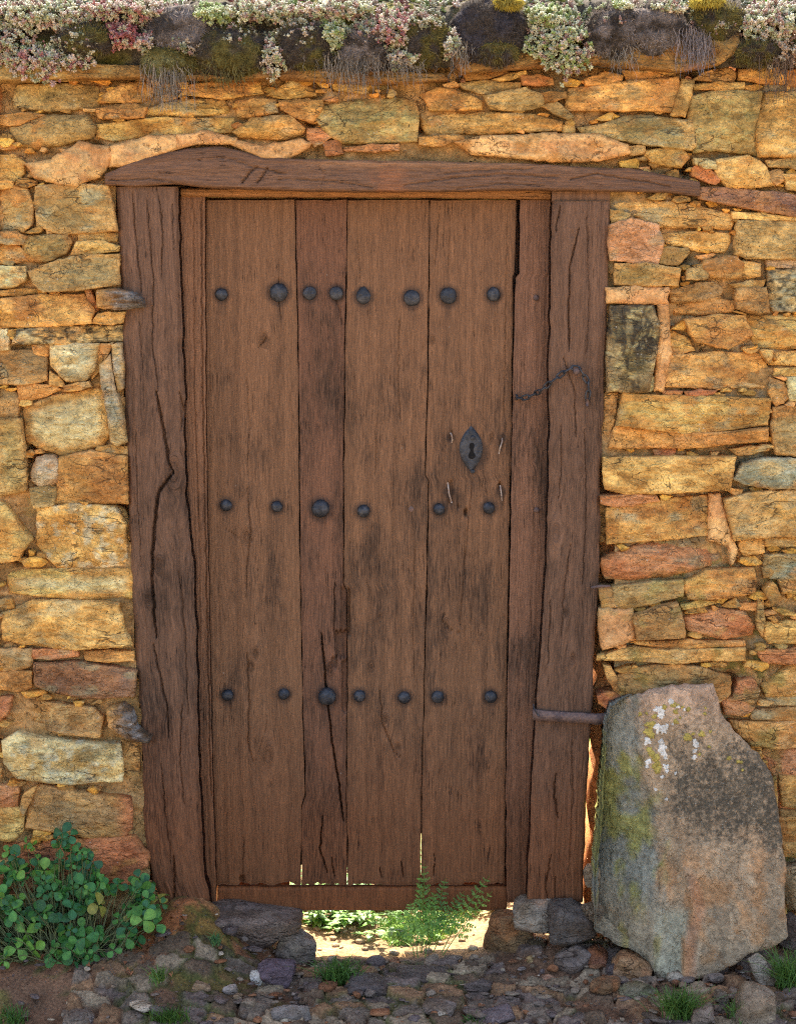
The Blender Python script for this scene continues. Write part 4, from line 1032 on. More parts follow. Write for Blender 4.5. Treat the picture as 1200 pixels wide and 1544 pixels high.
# chain
cpath = np.array([(776, 597, .085), (781, 601, .055), (793, 600, .045), (806, 594, .03), (818, 587, .0), (829, 577, -.012), (841, 568, -.012), (853, 559, -.014), (866, 552, -.018), (875, 556, -.02), (880, 566, -.018), (886, 574, -.016), (888, 584, -.014), (887, 594, -.013), (885, 602, -.012)])
Cw = np.array([at(a, b, c) for a, b, c in cpath])
seg = np.concatenate([[0], np.cumsum(np.linalg.norm(np.diff(Cw, axis=0), axis=1))]); nl = 15; st = np.linspace(0, seg[-1], nl + 1)
Pn = np.stack([np.interp(st, seg, Cw[:, i]) for i in range(3)], -1)
chain = thing('chain', Cw[8], 'thin rusty iron chain strung from the door edge over a nail on the right post', 'chain')
for i in range(nl):
    a, b = Pn[i], Pn[i + 1]; c = (a + b) / 2; dv = b - a; L = np.linalg.norm(dv); x_, y_, n_ = frame(dv, (0, -1, 0)); side = y_ if i % 2 else x_
    t = np.linspace(0, 2 * np.pi, 15)[:-1]; hl = L * .62; hw = .0052
    ring = np.array([c + dv / L * hl * np.sign(np.cos(q)) * abs(np.cos(q)) ** .7 + side * hw * np.sin(q) for q in t])
    # closed tube
    T = np.roll(ring, -1, 0) - np.roll(ring, 1, 0); V = []
    for p, tt in zip(ring, T):
        u_, w_, _ = frame(tt, np.cross(dv, side)); aa = np.linspace(0, 2 * np.pi, 7)[:-1]; V.append(p + .0023 * (np.cos(aa)[:, None] * u_ + np.sin(aa)[:, None] * w_))
    V = np.concatenate(V); n = 14; rI = np.arange(n)[:, None]; cI = np.arange(6)[None]
    f = np.stack([rI * 6 + cI, rI * 6 + (cI + 1) % 6, ((rI + 1) % n) * 6 + (cI + 1) % 6, ((rI + 1) % n) * 6 + cI], -1).reshape(-1, 4)
    mk('link', V, f, M_iron, chain, local=True)
nh = at(869, 560, -.022); V, f = ico(2); V = V * .0085 * np.array([1, .7, 1]) + nh
mk('nail_head', V, f, M_rust, frame_t, local=True); v, f = tube([nh, nh + np.array([0, .03, 0])], .003, 6); 
C_ = np.array([at(885, 601, -.012), at(885, 612, -.010)]); v, f = tube(C_, .004, 6); mk('end_pin', v, f, M_rust, chain, local=True)

# ------------------------------------------------------------------ standing slab
SO = (870, 1000); SK = 3.0875
sp = pts('165,215 240,170 275,165 350,130 460,115 560,108 640,108 665,180 680,250 760,350 860,440 920,540 940,680 960,850 980,980 970,1090 985,1280 930,1330 800,1370 690,1440 600,1475 490,1500 380,1495 350,1430 300,1375 190,1330 90,1270 92,1000 115,750 130,450 140,290', SO, SK)
ridge = pts('275,165 285,400 365,700 392,1000 385,1250 380,1500', SO, SK)
rid2 = pts('440,820 470,960 500,1010 535,1150 490,1300 488,1500', SO, SK)
def slab_fn(Q, h, d):
    rx = np.interp(Q[:, 1], ridge[:, 1], ridge[:, 0]) + 3 * fbm(Q[:, 1] / 12, Q[:, 1] * 0, s=71, o=4)
    r2 = np.interp(Q[:, 1], rid2[:, 1], rid2[:, 0]) + 3 * fbm(Q[:, 1] / 10, Q[:, 1] * 0, s=72, o=4)
    x = Q[:, 0] * PX; z = -Q[:, 1] * PX
    hh = -.010 * sm(1340, 1040, Q[:, 1])
    hh = hh - np.maximum(0, rx - Q[:, 0]) * PX * .85 - .010 * sm(2, -2, Q[:, 0] - rx)
    low = sm(1270, 1320, Q[:, 1])
    hh = hh - .020 * low * sm(3, -3, Q[:, 0] - r2) * sm(-6, 3, Q[:, 0] - rx)
    hh = hh + .007 * fbm(x * 9, z * 5, s=73, o=4) + .0025 * fbm(x * 50, z * 16, s=74, o=4) + .001 * fbm(x * 220, z * 220, s=75, o=2)
    q_ = np.clip(d / .010, 0, 1); hh -= .010 * (1 - np.sqrt(np.clip(1 - (1 - q_) ** 2, 0, 1)))
    return hh
V, Fs, Q, d = stone_shape(sp, 77, 0., back=.1, jag=1.8, step=2.5, fn=slab_fn)
# lean: base out from the wall, top against it
py = Q[:, 1]; base_y = np.interp(py, (1035, 1480), (-.075, -.145))
V[:, 1] += base_y
# keep outline on its picture position at that depth
Pn = at(Q[:, 0], Q[:, 1], base_y); sc_ = (D + base_y) / D
V[:, 0] = Pn[:, 0] + (V[:, 0] - at(Q[:, 0], Q[:, 1], 0)[:, 0]) * sc_; V[:, 2] = Pn[:, 2] + (V[:, 2] - at(Q[:, 0], Q[:, 1], 0)[:, 2]) * sc_
nb = len(V); 
V[:, 1] = np.minimum(V[:, 1], base_y + .13)
rx = np.interp(py, ridge[:, 1], ridge[:, 0]); left = sm(3, -3, Q[:, 0] - rx)[:, None]
n1 = fbm(Q[:, 0] / 22, Q[:, 1] / 30, s=81, o=4)
brown = lin((150, 130, 106)); orange = lin((158, 122, 88)); grey = lin((122, 122, 112)); green = lin((128, 126, 52))
k = (sm(-.2, .35, n1) * sm(1220, 1330, py))[:, None]; cf = brown * (1 - k) + orange * k
k = (sm(1120, 1040, py) * .5)[:, None]; cf = cf * (1 - k) + lin((158, 132, 116)) * k
r2 = np.interp(py, rid2[:, 1], rid2[:, 0]); k = (sm(1270, 1320, py) * sm(2, -2, Q[:, 0] - r2 ) * sm(1365, 1390, py))[:, None]; cf = cf * (1 - k) + lin((148, 142, 122)) * k
k = (sm(0, 8, Q[:, 0] - r2) * sm(26, 16, Q[:, 0] - r2) * sm(1300, 1340, py))[:, None] * .38; cf = cf * (1 - k) + lin((170, 110, 78)) * k
g_ = .95 * (sm(-.15, .3, fbm(Q[:, 0] / 16, Q[:, 1] / 34, s=82, o=4) + .5 * sm(110, 30, np.abs(py - 1235)) - .25))[:, None] * .75
cl = grey * (1 - g_) + green * g_
k = sm(1330, 1400, py + 20 * n1)[:, None] * .4; cl = cl * (1 - k) + lin((150, 120, 80)) * k
left_c = sm(14, -14, Q[:, 0] - rx + 22 * fbm(Q[:, 0] / 12, Q[:, 1] / 26, s=83, o=4))[:, None]
colr = cf * (1 - left_c) + cl * left_c
px_ = Q[:, 0]
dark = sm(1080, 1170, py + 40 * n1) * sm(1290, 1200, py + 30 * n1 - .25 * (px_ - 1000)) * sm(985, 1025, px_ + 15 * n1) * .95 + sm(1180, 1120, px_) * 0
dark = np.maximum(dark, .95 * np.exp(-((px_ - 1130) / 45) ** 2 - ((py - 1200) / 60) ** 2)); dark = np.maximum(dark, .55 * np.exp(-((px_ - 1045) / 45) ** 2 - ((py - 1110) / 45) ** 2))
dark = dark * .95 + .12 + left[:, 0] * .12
slab = mk('standing_slab', V, Fs, M_slab, None, {'col': colr * np.array([1.75, 1.6, 1.36]) * 1., 'dark': dark, 'lichen': dark * 0})
st_ = thing('standing_stone', slab.location, 'large upright slab with white and yellow lichen leaning on the wall right of the door', 'stone slab')
slab.name = 'slab'; slab.parent = st_; slab.location = (0, 0, 0)
# lichen rosettes as thin crusts following the slab's face
from mathutils.bvhtree import BVHTree
from mathutils import Vector
tri = [tuple(f_) for F4 in Fs for f_ in F4.tolist()]
bvh = BVHTree.FromPolygons([Vector(v) for v in V.tolist()], tri)
def hit(px, py):
    o_ = Vector((0, -D, CH)); d_ = Vector((at(px, py, 0.) - np.array([0, -D, CH])).tolist()).normalized()
    h_, n_, i_, t_ = bvh.ray_cast(o_, d_); return None if h_ is None else (np.array(h_), d_)
def lichens(lst, name, c):
    m = MB()
    for i, (x, y, rr) in enumerate(lst):
        x = 870 + x / SK; y = 1000 + y / SK; rr = rr / SK; n = 30; rings = 4
        cpt = hit(x, y)
        if cpt is None: continue
        Vv = []; ok = True; a = np.linspace(0, 2 * np.pi, n, endpoint=False); rad = rr * (.95 + .42 * noise(np.cos(a) * 1.5 + i * 3, np.sin(a) * 1.5, s=i) + .3 * noise(np.cos(a) * 5, np.sin(a) * 5 + i, s=i))
        for k in range(rings, -1, -1):
            for j in range(n if k else 1):
                h_ = hit(x + rad[j] * k / rings * np.cos(a[j]), y + rad[j] * k / rings * np.sin(a[j]))
                if h_ is None: ok = False; break
                lift = (.0004 if k == rings else .0025) ; p = h_[0].copy(); p[1] -= lift; Vv.append(p)
            if not ok: break
        if not ok: continue
        Vv = np.array(Vv); f = grid_faces(rings, n, True); kk = np.arange(n)
        cap = np.stack([kk + (rings-1) * n, (kk + 1) % n + (rings-1) * n, kk * 0 + rings * n], -1)
        m.add(Vv, [f, cap], col=lin(c) * rng.uniform(.8, 1.15)); m.build(name, M_lichen, st_); m = MB()
Lw = [(380, 222, 22), (390, 250, 16), (375, 300, 22), (400, 310, 22), (415, 295, 12), (330, 365, 18), (390, 370, 18), (395, 395, 20), (405, 420, 16), (410, 440, 10), (550, 365, 12), (552, 385, 14), (548, 410, 12), (543, 440, 11), (440, 180, 14), (470, 205, 10), (415, 485, 14), (418, 505, 10), (398, 530, 10), (330, 460, 14), (325, 480, 10), (458, 512, 8), (365, 590, 8), (415, 635, 7), (445, 285, 8), (500, 218, 8)]
Ly = [(335, 290, 18), (330, 325, 20), (355, 280, 12), (345, 335, 18), (360, 250, 12), (295, 238, 10), (322, 234, 8), (405, 205, 12), (450, 195, 12), (458, 225, 12), (460, 272, 13), (440, 200, 8), (490, 205, 8), (515, 215, 10), (520, 345, 18), (580, 332, 16), (505, 352, 10), (335, 405, 14), (350, 420, 16), (365, 440, 18), (375, 465, 16), (360, 475, 14), (372, 500, 16), (380, 490, 12), (595, 235, 10), (598, 210, 7), (705, 443, 11), (750, 460, 10), (762, 462, 8), (615, 390, 8), (570, 425, 8), (480, 255, 7), (620, 320, 7), (540, 330, 8), (470, 195, 7), (450, 190, 9), (770, 498, 7)]
lichens(Lw, 'white_lichen', (216, 206, 186)); lichens(Ly, 'yellow_lichen', (176, 154, 78))

# ------------------------------------------------------------------ rocks
def rock_mesh(seed, sub=4, planes=11, boxy=.5):
    r = np.random.default_rng(seed); V, f = ico(sub); N = r.normal(size=(planes, 3)); N /= np.linalg.norm(N, axis=1)[:, None]
    dd = r.uniform(.5, .92, planes)
    ax = np.concatenate([np.eye(3), -np.eye(3)]); ax += r.normal(0, .18, ax.shape); ax /= np.linalg.norm(ax, axis=1)[:, None]
    N = np.concatenate([N, ax]); dd = np.concatenate([dd, np.full(6, .72)])
    dots = V @ N.T; rad = np.min(np.where(dots > .05, dd / np.maximum(dots, .05), 9), axis=1); rad = np.minimum(rad, 1.15)
    P = V * rad[:, None]
    P = P * (1 + .09 * fbm(P[:, 0] * 3, P[:, 1] * 3, P[:, 2] * 3 + 5, s=seed, o=5)[:, None] + .035 * fbm(P[:, 0] * 12, P[:, 1] * 12, P[:, 2] * 12 + 5, s=seed, o=2)[:, None])
    P /= np.abs(P).max(0); return P, f
def rock(name, px, py, w_, h_, seed, colr, label, cat='stone', depth=None, yy=None, rot=0., tilt=0., group='stones lying at the foot of the wall', moss=.0, rust=0.):
    """px,py = foot centre in the photo; w_,h_ = its size in px"""
    if yy is None:
        p = gat(px, py, .0); 
        for _ in range(4): p = gat(px, py, float(ground_z(p[0], p[1])))
    else: p = at(px, py, yy)
    s = PX * (D + p[1]) / D; sx, sz = w_ * s / 2, h_ * s / 2 * .95; sy = depth or min(sx, max(sz * 1.2, sx * .7))
    V, f = rock_mesh(seed); V = V * np.array([sx, sy, sz])
    ct, st = math.cos(tilt), math.sin(tilt); x, z = V[:, 0].copy(), V[:, 2].copy(); V[:, 0] = x * ct - z * st; V[:, 2] = x * st + z * ct
    cr, sr = math.cos(rot), math.sin(rot); x, y = V[:, 0].copy(), V[:, 1].copy(); V[:, 0] = x * cr - y * sr; V[:, 1] = x * sr + y * cr
    q_ = V / max(sx, sz)
    n1 = fbm(q_[:, 0] * 2.5, q_[:, 1] * 2.5, q_[:, 2] * 2.5 + 3, s=seed, o=4)
    c = lin(colr) * (1 + .25 * n1)[:, None]
    if rust: k = sm(.0, .3, fbm(q_[:, 0] * 1.5, q_[:, 1] * 1.5, q_[:, 2] * 1.5 + 9, s=seed + 3))[:, None] * rust; c = c * (1 - k) + lin((176, 108, 58)) * k
    if moss: k = sm(-.1, .25, n1)[:, None] * moss; c = c * (1 - k) + lin((84, 86, 40)) * k
    c = c * np.array([1.15, 1.02, .86])
    V = V + p + np.array([0, sy * .5, sz * .72])
    return tag(mk(name, V, f, M_rock, None, {'col': c, 'seed': np.full(len(V), seed * .7)}, origin=p), label, cat, group)
GR = 'stones lying at the foot of the wall'
rock('slate_slab', 336, 1432, 262, 74, 1, (122, 106, 96), 'long flat dark slate slab serving as sill under the left half of the door', 'slab', depth=.12, moss=.1)
rock('rock', 446, 1454, 70, 60, 2, (128, 116, 104), 'flat topped grey stone at the left edge of the sunlit gap under the door', moss=.15, rust=.3)
rock('rock', 322, 1452, 66, 34, 3, (140, 112, 80), 'ochre edged flat stone just below the slate sill slab', rust=.6)
rock('rock', 415, 1492, 62, 42, 4, (112, 96, 104), 'smooth purplish flat stone in front of the door gap', depth=.06)
rock('rock', 391, 1486, 34, 24, 5, (196, 190, 180), 'pale quartz stone lying left of the purplish stone')
rock('rock', 300, 1504, 40, 30, 6, (150, 124, 98), 'tan stone in the paving below the slate sill, left of the quartz stone')
rock('rock', 345, 1502, 26, 18, 7, (170, 156, 146), 'small light grey stone between the tan stone and the quartz stone')
rock('rock', 211, 1462, 17, 22, 8, (176, 112, 80), 'small orange stone standing at the edge of the mud right of the leafy plant')
rock('rock', 108, 1526, 20, 16, 9, (206, 190, 160), 'little cream stone lying on the mud at the bottom left')
rock('rock', 118, 1548, 60, 26, 10, (128, 116, 108), 'grey stone at the bottom edge below the little cream stone')
rock('rock', 240, 1540, 34, 26, 11, (118, 110, 104), 'dull grey stone at the bottom edge beside the left moss patch')
rock('boulder', 776, 1452, 98, 96, 12, (140, 114, 82), 'ochre boulder under the right corner of the door', rust=.5, yy=.02)
rock('flat_rock', 822, 1402, 104, 58, 13, (150, 138, 122), 'flat grey stone with an orange side under the right inner jamb', rust=.4, yy=-.02, depth=.07)
rock('rock', 862, 1418, 84, 78, 14, (98, 90, 84), 'dark grey block under the right door post', yy=-.06)
rock('rock', 806, 1450, 50, 46, 15, (96, 84, 68), 'dark brown stone below the flat stone under the right jamb', moss=.2)
rock('pebble', 802, 1462, 16, 28, 16, (196, 170, 124), 'pale yellow oblong pebble wedged against the dark brown stone', tilt=.3)
rock('rock', 862, 1470, 66, 56, 17, (126, 114, 108), 'mid grey stone between the dark block and the reddish stone')
rock('rock', 904, 1468, 54, 52, 18, (160, 110, 84), 'reddish brown stone left of the foot of the standing slab', rust=.5)
rock('rock', 954, 1482, 62, 50, 19, (176, 142, 108), 'wedge of tan stone touching the foot of the standing slab', tilt=-.3, rust=.3)
rock('rock', 912, 1508, 52, 42, 20, (140, 108, 78), 'brown stone in front of the reddish brown stone', rust=.4)
rock('rock', 962, 1510, 62, 34, 21, (128, 120, 98), 'mossy mottled stone just below the tan wedge', moss=.4)
rock('rock', 828, 1484, 34, 16, 22, (168, 130, 104), 'flat pinkish stone below the pale oblong pebble')
rock('rock', 892, 1336, 26, 40, 23, (150, 132, 108), 'small grey stone wedged between the right post and the standing slab', yy=-.01)
rock('rock', 894, 1392, 40, 34, 24, (128, 112, 92), 'angular grey stone at the left foot of the standing slab', yy=-.07)
rock('flat_rock', 1140, 1546, 88, 70, 25, (150, 132, 110), 'large flat lichened stone at the bottom right corner', depth=.06)
rock('rock', 1150, 1492, 30, 72, 26, (170, 158, 142), 'pale elongated stone propped upright right of the standing slab', tilt=.55)
rock('rock', 1087, 1520, 28, 34, 27, (148, 136, 122), 'small grey stone between the grass tuft and the large flat stone')
rock('rock', 1058, 1548, 40, 40, 28, (146, 130, 118), 'grey stone at the bottom edge right of the large grass tuft')
rock('rock', 1196, 1366, 44, 82, 29, (186, 166, 130), 'pale rounded stone behind the right edge of the standing slab', yy=-.01)
rock('rock', 1198, 1430, 60, 66, 30, (104, 92, 84), 'dark stone at the right edge below the pale rounded stone', yy=-.04)
rock('rock', 720, 1500, 50, 26, 31, (112, 100, 96), 'dark flat stone in the paving below the right side of the door gap')
rock('rock', 560, 1500, 90, 26, 32, (108, 98, 94), 'long dark flat stone in front of the middle of the door gap', depth=.05)
rock('rock', 640, 1486, 90, 24, 33, (104, 92, 84), 'low dark stone bordering the sunlit gap under the door', depth=.05)
rock('rock', 440, 1546, 70, 34, 34, (126, 118, 112), 'broad grey stone at the bottom edge below the purplish stone')
rock('rock', 750, 1546, 76, 30, 35, (118, 104, 104), 'broad purplish grey stone at the bottom edge below the door gap')
rock('rock', 660, 1534, 60, 28, 36, (132, 118, 108), 'grey stone right of centre at the bottom edge of the paving')
# loose rubble, past counting
rub = MB(); r = np.random.default_rng(21)
for i in range(1500):
    x = r.uniform(-1.1, 1.1); y = -.02 - .5 * r.uniform(0, 1)
    if x < W(330) and r.random() < .8: continue
    s = r.choice([.004, .007, .012, .020], p=[.42, .33, .19, .06]) * r.uniform(.7, 1.3)
    V, f = rock_mesh(900 + i % 40, 2, 8); V = V * s * (np.array([1, .8, .55 * r.uniform(.7, 1.3)]) if r.random() < .4 else np.array([1.5, .9, .28])); a = r.uniform(0, 6.3)
    V = np.stack([V[:, 0] * np.cos(a) - V[:, 1] * np.sin(a), V[:, 0] * np.sin(a) + V[:, 1] * np.cos(a), V[:, 2]], -1)
    V += (x, y, float(ground_z(x, y)) + .012 + s * .15)
    c = lin([(130, 118, 110), (150, 136, 120), (110, 98, 96), (150, 106, 76), (190, 178, 160), (98, 84, 70)][r.choice(6, p=[.28, .2, .2, .17, .05, .1])])
    c = c * np.array([1.15, 1.0, .82])
    rub.add(V, f, col=np.broadcast_to(c, V.shape), seed=np.full(len(V), i * .3))
for i in range(260):
    x = r.uniform(-.5, .4); y = r.uniform(.05, .7); s = r.uniform(.004, .014)
    V, f = rock_mesh(900 + i % 40, 2, 8); V = V * s * np.array([1, .8, .6]) + (x, y, float(ground_z(x, y)) + s * .2); rub.add(V, f, col=np.broadcast_to(lin((196, 168, 126)), V.shape), seed=np.full(len(V), i * .3))
tag(rub.build('rubble', M_rock), 'loose gravel and stone chips scattered over the ground', 'gravel', kind='stuff')

# ------------------------------------------------------------------ plants
def leaflet(base, dirv, nrm, L, Wd, shape='ob', fold=.15, cup=.1):
    d = dirv / np.linalg.norm(dirv); n = nrm - d * (nrm @ d); n /= np.linalg.norm(n) + 1e-9; s = np.cross(d, n)
    if shape == 'ob': t = np.array([0, .2, .42, .65, .84, .95, 1.0]); w_ = np.array([.06, .5, .88, 1., .82, .48, .04])
    elif shape == 'ov': t = np.array([0, .15, .4, .7, .9, 1.0]); w_ = np.array([.06, .75, 1., .65, .25, .02])
    else: t = np.array([0, .3, .65, 1.0]); w_ = np.array([.1, .9, .8, .05])
    V = []
    for ti, wi in zip(t, w_):
        m = base + d * L * ti - n * cup * L * ti * ti
        V += [m + s * Wd * wi / 2 + n * fold * Wd * wi, m, m - s * Wd * wi / 2 + n * fold * Wd * wi]
    return np.array(V), grid_faces(len(t), 3)
def unit(v): return np.asarray(v, float) / np.linalg.norm(v)
# trifoliate ground plant at the left
r = np.random.default_rng(31)
pb = gat(95, 1470, .07); pb[1] = max(pb[1], -.16)
cl_t = thing('clover_plant', pb, 'bushy green plant with rounded leaves at the foot of the wall on the left', 'plant')
fo = MB(); stm = MB(); heads = 0
for i in range(1500):
    px_ = r.uniform(-60, 245); py_ = r.uniform(1245, 1490)
    topline = np.interp(px_, (-60, 0, 40, 75, 130, 160, 215, 245), (1300, 1290, 1262, 1243, 1272, 1335, 1320, 1335)); botl = np.interp(px_, (-60, 0, 60, 120, 190, 245), (1500, 1490, 1492, 1475, 1435, 1390))
    if not (topline < py_ < botl): continue
    if py_ < 1310 and r.random() < .6: continue
    if noise(px_ / 24, py_ / 20, s=5) < -.32 + .35 * (py_ < 1325): continue
    front = r.uniform(0, 1); base_Y = -.03 - .17 * front * sm(1250, 1440, py_)
    p = at(px_, py_, base_Y)
    shade_ = front
    n = unit(r.normal(0, .45, 3) + np.array([0, -.75, .65])); x_, y_, _ = frame(n); a0 = r.uniform(0, 6.3); Ls = r.choice([.013, .019, .027], p=[.25, .4, .35]) * r.uniform(.85, 1.15) * (.8 + .3 * front)
    col = lin([(66, 114, 50), (86, 134, 54), (56, 102, 56), (108, 146, 56), (150, 140, 60)][r.choice(5, p=[.35, .25, .27, .10, .03])]) * r.uniform(.75, 1.2)
    for k in range(3):
        a = a0 + k * 2.09 + r.normal(0, .15); dv = x_ * np.cos(a) + y_ * np.sin(a) - n * r.uniform(-.1, .35)
        V, f = leaflet(p + dv * .002, dv, n, Ls, Ls * .86, 'ob', r.uniform(.02, .2), r.uniform(-.1, .3)); 
        cv = np.broadcast_to(col * r.uniform(.9, 1.1), V.shape).copy(); cv[1::3] *= 1.25
        fo.add(V, f, col=cv)
    b = pb + np.array([(p[0] - pb[0]) * .55 + r.normal(0, .02), (p[1] - pb[1]) * .5, 0]); b[2] = float(ground_z(b[0], b[1])); mid = (b + p) / 2 + np.array([0, -.01, .02])
    v, f = tube(np.array([b, mid, p]), [.0014, .0012, .0009], 4); stm.add(v, f, col=np.broadcast_to(lin((120, 120, 70)), v.shape))
fo.build('foliage', M_leaf, cl_t, local=True); stm.build('stem', M_leaf, cl_t, local=True)
# feathery herb growing through the gap
def feather(fo, stm, a, b, sag, seed, Wd=.05, colr=(110, 150, 62), pairs=9, nrm=(0, -1, .5)):
    r = np.random.default_rng(seed); a = np.asarray(a, float); b = np.asarray(b, float); t = np.linspace(0, 1, 10)[:, None]
    P = a * (1 - t) + b * t + np.array([0, 0, 1]) * sag * 4 * t * (1 - t); v, f = tube(P, np.linspace(.0014, .0006, 10), 4); stm.add(v, f, col=np.broadcast_to(lin((120, 150, 60)), v.shape))
    L = np.linalg.norm(b - a); n = unit(nrm)
    for i in range(pairs):
        q_ = .3 + .7 * i / pairs; p = np.array([np.interp(q_, t[:, 0], P[:, k]) for k in range(3)]); d = unit(np.interp(min(q_ + .05, 1), t[:, 0], P[:, 0]) * np.array([1, 0, 0]) * 0 + (b - a))
        sd = unit(np.cross(d, n)); wl = Wd * (1 - .75 * (i / pairs)) * r.uniform(.8, 1.1)
        for s_ in (-1, 1):
            dv = unit(sd * s_ + d * .55 + r.normal(0, .12, 3)); m = 4
            for j in range(m):
                pp = p + dv * wl * (j + .6) / m
                for s2 in (-1, 1, 0):
                    if s2 == 0 and j < m - 1: continue
                    dd = unit(dv * .8 + np.cross(dv, n) * s2 * .8 + r.normal(0, .15, 3)); ll = wl * .38 * (1 - .12 * j)
                    V, f = leaflet(pp, dd, unit(n + r.normal(0, .3, 3)), ll, ll * .6, 'x', .1, .1); fo.add(V, f, col=np.broadcast_to(lin(colr) * r.uniform(.75, 1.3), V.shape))
hb = gat(635, 1440, .0); hb[1] = .03
herb = thing('feathery_herb', hb, 'feathery green herb growing up through the gap under the door, right of its middle', 'plant')
fo = MB(); stm = MB()
for i, (x, y, Y_, wd) in enumerate(((640, 1300, .07, .03), (632, 1318, .09, .026), (672, 1325, .07, .03), (738, 1322, .05, .028), (742, 1345, .05, .03), (700, 1345, .06, .03), (655, 1345, .05, .035), (618, 1360, .05, .035), (585, 1372, .06, .035), (570, 1400, .05, .04), (600, 1392, .02, .045), (640, 1385, .02, .045), (670, 1378, .04, .04), (615, 1420, .0, .04), (585, 1425, .02, .035), (650, 1412, .02, .04), (690, 1392, .10, .03), (560, 1385, .10, .03), (635, 1435, -.01, .03), (665, 1400, .06, .035), (600, 1360, .13, .03), (710, 1375, .12, .03), (575, 1412, .0, .032))):
    if y > 1365: Y_ = Y_ + .13
    feather(fo, stm, hb + np.array([0, .08 if y > 1365 else 0, 0]) + np.array([(x - 635) * PX * .3, r.uniform(-.02, .03), .0]), at(x, y, Y_), r.uniform(.0, .02), 400 + i, wd, [(108, 146, 54), (134, 166, 66), (90, 130, 52)][i % 3], nrm=(r.normal(0, .3), -1, r.uniform(.1, 1.1)))
fo.build('foliage', M_leaf, herb, local=True); stm.build('stem', M_leaf, herb, local=True)
def leafy(name, loc, label, n, hgt_, spread_, L, colr, seed, cat='plant'):
    t_ = thing(name, loc, label, cat); fo = MB(); stm = MB(); r = np.random.default_rng(seed)
    for i in range(n):
        b = np.array(loc) + np.array([r.normal(0, spread_ * .35), r.normal(0, spread_ * .25), 0]); tp = b + np.array([r.normal(0, spread_ * .4), r.normal(0, spread_ * .4), hgt_ * r.uniform(.5, 1.1)])
        v, f = tube(np.array([b, (b + tp) / 2 + .01, tp]), .0015, 4); stm.add(v, f, col=np.broadcast_to(lin((110, 130, 60)), v.shape))
        for k in range(8):
            q_ = .2 + .8 * k / 7; p = b * (1 - q_) + tp * q_; a = k * 1.57 + r.uniform(-.3, .3)
            for s_ in (0, math.pi):
                dv = np.array([math.cos(a + s_), math.sin(a + s_), r.uniform(-.2, .4)]); V, f = leaflet(p, dv, np.array([0, 0, 1.]), L * (1.1 - .5 * q_), L * .55 * (1.1 - .5 * q_), 'ov', .12, .25)
                fo.add(V, f, col=np.broadcast_to(lin(colr) * r.uniform(.75, 1.3), V.shape))
    fo.build('foliage', M_leaf, t_, local=True); stm.build('stem', M_leaf, t_, local=True); return t_
gp = gat(500, 1398, .02); leafy('nettle', (gp[0], gp[1] + .06, float(ground_z(gp[0], gp[1]))), 'low sunlit leafy weeds behind the door, left part of the gap under it', 20, .08, .16, .035, (112, 150, 62), 51)
gp = gat(545, 1392, .02); leafy('nettle', (gp[0], gp[1] + .18, float(ground_z(gp[0], gp[1]))), 'sunlit leafy weeds farther behind the middle of the gap under the door', 20, .10, .18, .035, (100, 142, 60), 52)
gp = gat(700, 1392, .02); leafy('nettle', (gp[0], gp[1] + .16, float(ground_z(gp[0], gp[1]))), 'small sunlit weeds behind the right end of the gap under the door', 8, .07, .14, .03, (118, 150, 66), 53)
for i, (x, y_, n_w, h_w, sd_w, lb) in enumerate(((620, .42, 16, .14, .20, 'taller sunlit weeds in the yard behind the feathery herb'), (470, .50, 14, .12, .2, 'sunlit weeds in the yard behind the left end of the door gap'), (730, .52, 12, .12, .18, 'sunlit weeds in the yard behind the right end of the door gap'), (545, .66, 16, .16, .26, 'farthest sunlit weeds in the yard behind the middle of the door'))):
    leafy('nettle', (W(x), y_, float(ground_z(W(x), y_))), lb, n_w, h_w, sd_w, .034, [(104, 146, 58), (118, 154, 66)][i % 2], 60 + i)
def tuft(px, py, w_, h_, n, seed, label, colr=(96, 128, 52), yy=None):
    p = gat(px, py, .0); p = gat(px, py, float(ground_z(p[0], p[1])) + .006); r = np.random.default_rng(seed); m = MB(); s = PX * (D + p[1]) / D
    for i in range(n):
        b = p + np.array([r.normal(0, w_ * s * .16), r.normal(0, .014), -.004]); lean = r.normal(0, .45); L = h_ * s * r.uniform(.5, 1.15)
        t = np.linspace(0, 1, 6); dx_ = lean * L * t ** 1.7; dy_ = r.normal(-.15, .3) * L * t ** 1.7; C_ = b + np.stack([dx_, dy_, L * t * (1 - .18 * abs(lean) * t)], -1)
        wd = .0013 * (1 - t) ** .6 + .0002; a = r.uniform(0, 3.1); sd = np.array([math.cos(a), math.sin(a) * .6, 0])
        V = np.stack([C_ - sd * wd[:, None], C_ + sd * wd[:, None] + .0003], 1).reshape(-1, 3); c = lin(colr) * r.uniform(.6, 1.4) * (np.array([1.3, 1.05, .8]) if r.random() < .15 else 1)
        m.add(V, grid_faces(6, 2), col=np.broadcast_to(c, V.shape))
    return tag(m.build('grass_tuft', M_leaf, origin=p), label, 'grass tuft', 'grass tufts on the ground')
tuft(512, 1482, 90, 46, 260, 1, 'thin grass tuft in front of the sunlit gap under the door', (88, 120, 52))
tuft(1025, 1534, 80, 50, 420, 2, 'dense green grass tuft at the bottom just below the standing slab', (98, 126, 54))
tuft(1190, 1492, 60, 70, 300, 3, 'tall grass tuft at the right edge beside the standing slab', (96, 126, 56))
tuft(1110, 1536, 34, 34, 120, 4, 'little grass tuft on the large flat stone at the bottom right', (98, 126, 58))
tuft(325, 1420, 26, 16, 60, 5, 'tiny green tuft on the slate sill under the left of the door', (84, 120, 66))
tuft(240, 1476, 40, 22, 90, 6, 'sparse grass tuft on the mud right of the leafy plant', (96, 124, 56))
tuft(255, 1536, 90, 20, 260, 7, 'low mossy grass patch at the bottom left of the paving', (84, 112, 44))
